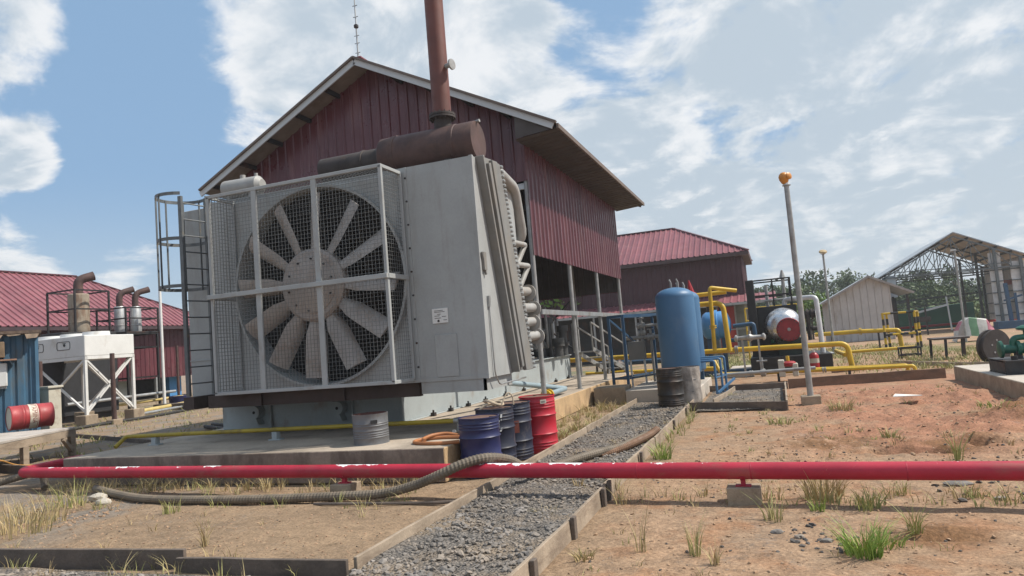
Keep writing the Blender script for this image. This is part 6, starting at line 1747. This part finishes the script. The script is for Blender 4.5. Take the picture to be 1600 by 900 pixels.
# far wood along the horizon (reads as one mass)
vs = []; fs = []; vs2 = []; fs2 = []; rg = random.Random(21); tb = MB()
for i in range(150):
    dist = rg.uniform(98, 160); azm = rg.uniform(-22, 30)
    x, y = dist * math.sin(R(azm)), dist * math.cos(R(azm))
    h = rg.uniform(5.6, 8.4) * (dist / 120) * (1 + .25 * math.sin(azm * .35)); w = rg.uniform(2.2, 4.2)
    sp = []
    for j in range(5):
        a = rg.uniform(0, 6.28); q = w * rg.uniform(.1, .8); s = w * rg.uniform(.45, .7)
        sp.append((x + q * math.cos(a), y + q * math.sin(a), h * rg.uniform(.30, .84), s, s, s * .75, 170))
    sp.append((x, y, h * .2, w, w, h * .28, 200))
    if i % 3: crown_mesh(sp, 0, .29, i, vs, fs)
    else: crown_mesh(sp, 0, .29, i, vs2, fs2)
o = mesh_obj('far_wood', vs, fs, leaf_dk); tag(o, 'far band of dark green trees along the horizon', 'wood', kind='stuff')
o = mesh_obj('lighter_far_wood', vs2, fs2, leaf_md); tag(o, 'lighter green bushes and trees mixed into the far wood', 'wood', kind='stuff')
vs = []; fs = []; rg = random.Random(77)
for i in range(70):
    dist = rg.uniform(80, 97); azm = rg.uniform(-8, 24); x, y = dist * math.sin(R(azm)), dist * math.cos(R(azm)); w = rg.uniform(1.2, 2.2); h = rg.uniform(1.5, 3.0)
    crown_mesh([(x, y, h * .5, w, w, h * .55, 260)], 0, .24, i, vs, fs)
o = mesh_obj('undergrowth', vs, fs, leaf_md); tag(o, 'belt of mid green undergrowth in front of the far wood', 'undergrowth', kind='stuff')


def tree_at(u, f, h, w, m, label, seed, name='tree', dens=1100, ls=.26):
    p = PF(u, 500, f); tree(name, p.x, p.y, h, w, m, label, seed, dens, ls)


tree_at(1247, 92, 7.0, 2.3, leaf_md, 'slim tall tree right behind the lamp post pole, above the far wood', 3)
tree_at(1268, 60, 4.0, 1.9, leaf_br, 'small bright green tree behind the white pipe of the black skid', 5, ls=.2)
tree_at(1333, 90, 7.0, 2.0, leaf_dk, 'dark round topped tree rising beside the grey shed roof', 6)
tree_at(1200, 88, 6.6, 2.6, leaf_dk, 'dark broad tree right of the two storey house', 8)
tree_at(1440, 96, 8.2, 2.8, leaf_dk, 'tall dark tree seen through the open steel shed, left of the middle', 9)
tree_at(1500, 92, 7.4, 2.6, leaf_md, 'mid green tree seen through the open steel shed, by its thin lamp post', 12)
tree_at(1592, 88, 7.2, 2.6, leaf_md, 'leafy tree at the right edge behind the open steel shed', 13)
tree_at(868, 48, 5.4, 2.6, leaf_br, 'pale leafy tree seen under the hall roof past the posts', 15, ls=.2)
tree_at(905, 52, 4.5, 2.4, leaf_md, 'low leafy tree seen under the hall, left of the two storey house', 17, ls=.2)


# ------------------------------------------------------------------ grass and weeds
def blades(vs, fs, x, y, z, n, h, spread, lean, rg, wd=.005):
    for _ in range(n):
        a = rg.uniform(0, 6.28); r = spread * math.sqrt(rg.random()); bx, by = x + r * math.cos(a), y + r * math.sin(a)
        hh = h * rg.uniform(.45, 1.1); la = a + rg.uniform(-.9, .9); ln = lean * hh * rg.uniform(.2, 1.2); w = wd * rg.uniform(.7, 1.4)
        pa = rg.uniform(0, 6.28); px_, py_ = math.cos(pa) * w, math.sin(pa) * w; o = len(vs); sg = 3
        for i in range(sg + 1):
            t = i / sg; cx = bx + math.cos(la) * ln * t * t; cy = by + math.sin(la) * ln * t * t; cz = z + hh * (t - .18 * lean * t * t); k = 1 - t * .92
            vs += [(cx - px_ * k, cy - py_ * k, cz), (cx + px_ * k, cy + py_ * k, cz)]
        for i in range(sg): fs.append((o + 2 * i, o + 2 * i + 1, o + 2 * i + 3, o + 2 * i + 2))


def tuft(u, v, n, h, spread, lean, m, label, seed, name='grass_tuft', wd=.006):
    p = G(u, v, 0); rg = random.Random(seed); vs = []; fs = []; z = gh(p.x, p.y) - .01
    blades(vs, fs, 0, 0, 0, n, h, spread, lean, rg, wd)
    me = bpy.data.meshes.new(name); me.from_pydata(vs, [], fs); me.materials.append(m); o = bpy.data.objects.new(name, me); COL.objects.link(o); o.location = (p.x, p.y, z)
    return tag(o, label, 'grass tuft', 'grass tufts in the yard')


tuft(1350, 862, 150, .31, .12, .8, grass_g, 'lush green grass tuft at the lower right, largest of the yard', 1)
tuft(1385, 845, 70, .17, .12, 1.0, grass_g, 'small green tuft close behind the largest green tuft', 2)
tuft(1285, 778, 110, .46, .17, .7, grass_d, 'tall dry grass clump growing in front of the red pipe at the right', 3)
tuft(1278, 795, 40, .18, .07, .8, grass_g, 'small green tuft at the foot of the tall dry clump', 4)
tuft(1355, 792, 60, .24, .12, .75, grass_mid, 'half dry tuft just right of the tall dry clump', 5)
tuft(1430, 826, 36, .32, .05, .85, grass_mid, 'forked sparse weed right of the largest green tuft', 6, wd=.005)
tuft(1208, 808, 40, .28, .09, .7, grass_mid, 'half dry tuft right of the right concrete block', 7)
tuft(1000, 862, 18, .50, .05, .5, grass_d, 'tall thin dry weed beside the right path board, nearest the camera', 8, wd=.004)
tuft(1085, 864, 26, .34, .06, .5, grass_mid, 'upright half dry weed standing alone on the dirt below the pipe', 9, wd=.005)
tuft(1118, 880, 16, .22, .04, .6, grass_d, 'tiny dry sprout at the lower middle of the dirt', 10)
tuft(1035, 716, 90, .30, .12, .6, grass_g, 'green grass against the right path board, just behind the red pipe', 11)
tuft(912, 872, 44, .15, .08, 1.1, grass_d, 'dry grass clump leaning on the outer side of the right path board', 12)
tuft(855, 806, 60, .16, .10, 1.0, grass_d, 'short dry grass clump in the middle of the gravel path', 13)
tuft(905, 764, 26, .34, .05, .5, grass_d, 'thin dry weed on the gravel path under the red pipe', 14)
tuft(960, 762, 26, .24, .06, .7, grass_mid, 'thin half dry weed on the path near the right board under the pipe', 15)
tuft(1315, 640, 90, .28, .2, .8, grass_mid, 'wide half dry tuft right of the lamp post base', 16, wd=.009)
tuft(1220, 662, 60, .2, .2, .9, grass_mid, 'low half dry tuft on the dirt left of the lamp post base', 17, wd=.009)
tuft(1495, 715, 22, .5, .07, .6, grass_mid, 'tall scraggly weed before the red soil heap', 18, wd=.006)
tuft(1390, 685, 40, .2, .12, .9, grass_mid, 'low tuft in the middle of the red dirt', 19, wd=.008)
tuft(60, 815, 90, .42, .35, .5, grass_d, 'thick stand of dry yellow grass at the left edge', 20, wd=.007)
tuft(20, 835, 90, .45, .4, .5, grass_d, 'dense dry grass at the far left corner before the dark board', 21, wd=.007)
tuft(105, 790, 60, .4, .25, .5, grass_mid, 'half dry grass between the two ribbed hoses at the left', 22, wd=.007)
tuft(268, 800, 30, .26, .1, .6, grass_mid, 'small tuft before the ribbed hose, left of centre', 23)
tuft(320, 852, 26, .36, .03, .6, grass_d, 'single tall dry weed standing in the dirt bed', 24, wd=.004)
tuft(1560, 655, 40, .12, .25, 1.0, grass_g, 'green tuft at the foot of the red soil heap', 25, wd=.009)

rg = random.Random(99)
for name, m, lab, areas in (
    ('dry_weeds', grass_d, 'thin dry grass scattered over the yard, along the pipe and boards',
     [(-1.7, 3.2, 5.0, 9.0, 26, 6, .10), (-9.5, -3.6, 5.1, 8.3, 30, 7, .13), (-11.0, -4.4, 7.95, 8.45, 90, 9, .26), (-4.5, -3.45, 11.2, 17.5, 70, 14, .24), (-3.3, -1.95, 6, 17, 40, 8, .13), (-9.2, -3.5, 4.5, 5.0, 16, 7, .2),
      (-1.2, 3.8, 9.5, 19, 34, 8, .11), (-10.8, -8.4, 5.4, 8.2, 40, 8, .28), (-1.75, 3, 7.3, 7.9, 46, 9, .2)]),
    ('green_weeds', grass_mid, 'small green and half dry weeds scattered over the yard',
     [(-1.7, 3.2, 5.0, 9.0, 14, 7, .08), (-1.2, 3.8, 9.5, 19, 34, 9, .11), (-4.5, -3.5, 11.2, 17.5, 40, 10, .2), (-9.5, -4.0, 7.0, 8.3, 40, 8, .2), (-1.8, -1.55, 8, 16, 26, 10, .2), (-1.75, 3.4, 7.25, 7.8, 40, 10, .17), (-9.0, -3.5, 4.6, 5.0, 16, 8, .16)])):
    vs = []; fs = []
    for (x0, x1, y0, y1, cnt, n, h) in areas:
        for _ in range(cnt):
            x, y = rg.uniform(x0, x1), rg.uniform(y0, y1); blades(vs, fs, x, y, max(gh(x, y), -.01), n, h * rg.uniform(.5, 1.3), .06, .9, rg, .0045 if y < 9 else .007)
    o = mesh_obj(name, vs, fs, m); tag(o, lab, 'weeds', kind='stuff')
# rough dry grass of the far yard
vs = []; fs = []
for _ in range(2600):
    x, y = rg.uniform(-4, 14), rg.uniform(22.8, 44)
    if -1.9 < x < 2.0 and y < 30 or x > 6.8 and y > 34: continue
    blades(vs, fs, x, y, 0, 5, .22, .2, 1.0, rg, .014)
for _ in range(900):
    x, y = rg.uniform(-30, -11.5), rg.uniform(11, 30); blades(vs, fs, x, y, 0, 4, .18, .2, 1.0, rg, .012)
o = mesh_obj('yard_grass', vs, fs, grass_mid); tag(o, 'rough half dry grass of the far yard', 'grass', kind='stuff')

rock(-.85, 8.9, .05, 'dark broken stone beside the path board behind the red pipe', stone_m, 1)
rock(1.55, 8.15, .11, 'flat grey stone beyond the red pipe at the right', stone_m, 2, .25)
rock(.02, 6.3, .04, 'dark stone left of the largest green tuft, left one', stone_m, 3)
rock(.22, 6.2, .04, 'dark stone left of the largest green tuft, right one', stone_m, 4)
rock(-.15, 6.45, .045, 'dark stone on the dirt nearest the right concrete block', stone_m, 5)
rock(1.75, 7.55, .05, 'small grey stone right of the flat stone near the red pipe', stone_m, 6)
rock(-2.65, 7.3, .09, 'pale flat stone on the gravel path in front of the red pipe', M('pale_stone', (.36, .34, .32), .9, 0, .15, 5), 7, .35)
rock(-9.35, 7.55, .14, 'pale rubble lump beside the ribbed hose at the left', M('pale_rubble', (.42, .38, .32), .9, 0, .15, 5), 8)
rock(-9.0, 7.35, .10, 'pale rubble lump in front of the ribbed hose at the left', MATS['pale_rubble'], 9)
rock(-8.85, 5.4, .07, 'brown clod lying on the dark board at the far left', rock_m, 10)

# ------------------------------------------------------------------ the humid air
hm = bpy.data.materials.new('humid_air'); hm.use_nodes = True; t_ = hm.node_tree; t_.nodes.clear()
vo = t_.nodes.new('ShaderNodeOutputMaterial'); pv = t_.nodes.new('ShaderNodeVolumePrincipled')
pv.inputs['Color'].default_value = (.86, .90, .94, 1); pv.inputs['Density'].default_value = .0009; pv.inputs['Anisotropy'].default_value = .3
t_.links.new(pv.outputs[0], vo.inputs['Volume'])
hz_o = MB().box(-1600, 1600, -400, 1600, -1.2, 16).build('haze', hm); hz_o['kind'] = 'stuff'; hz_o['label'] = 'pale humid haze hanging over the whole yard'; hz_o['category'] = 'haze'
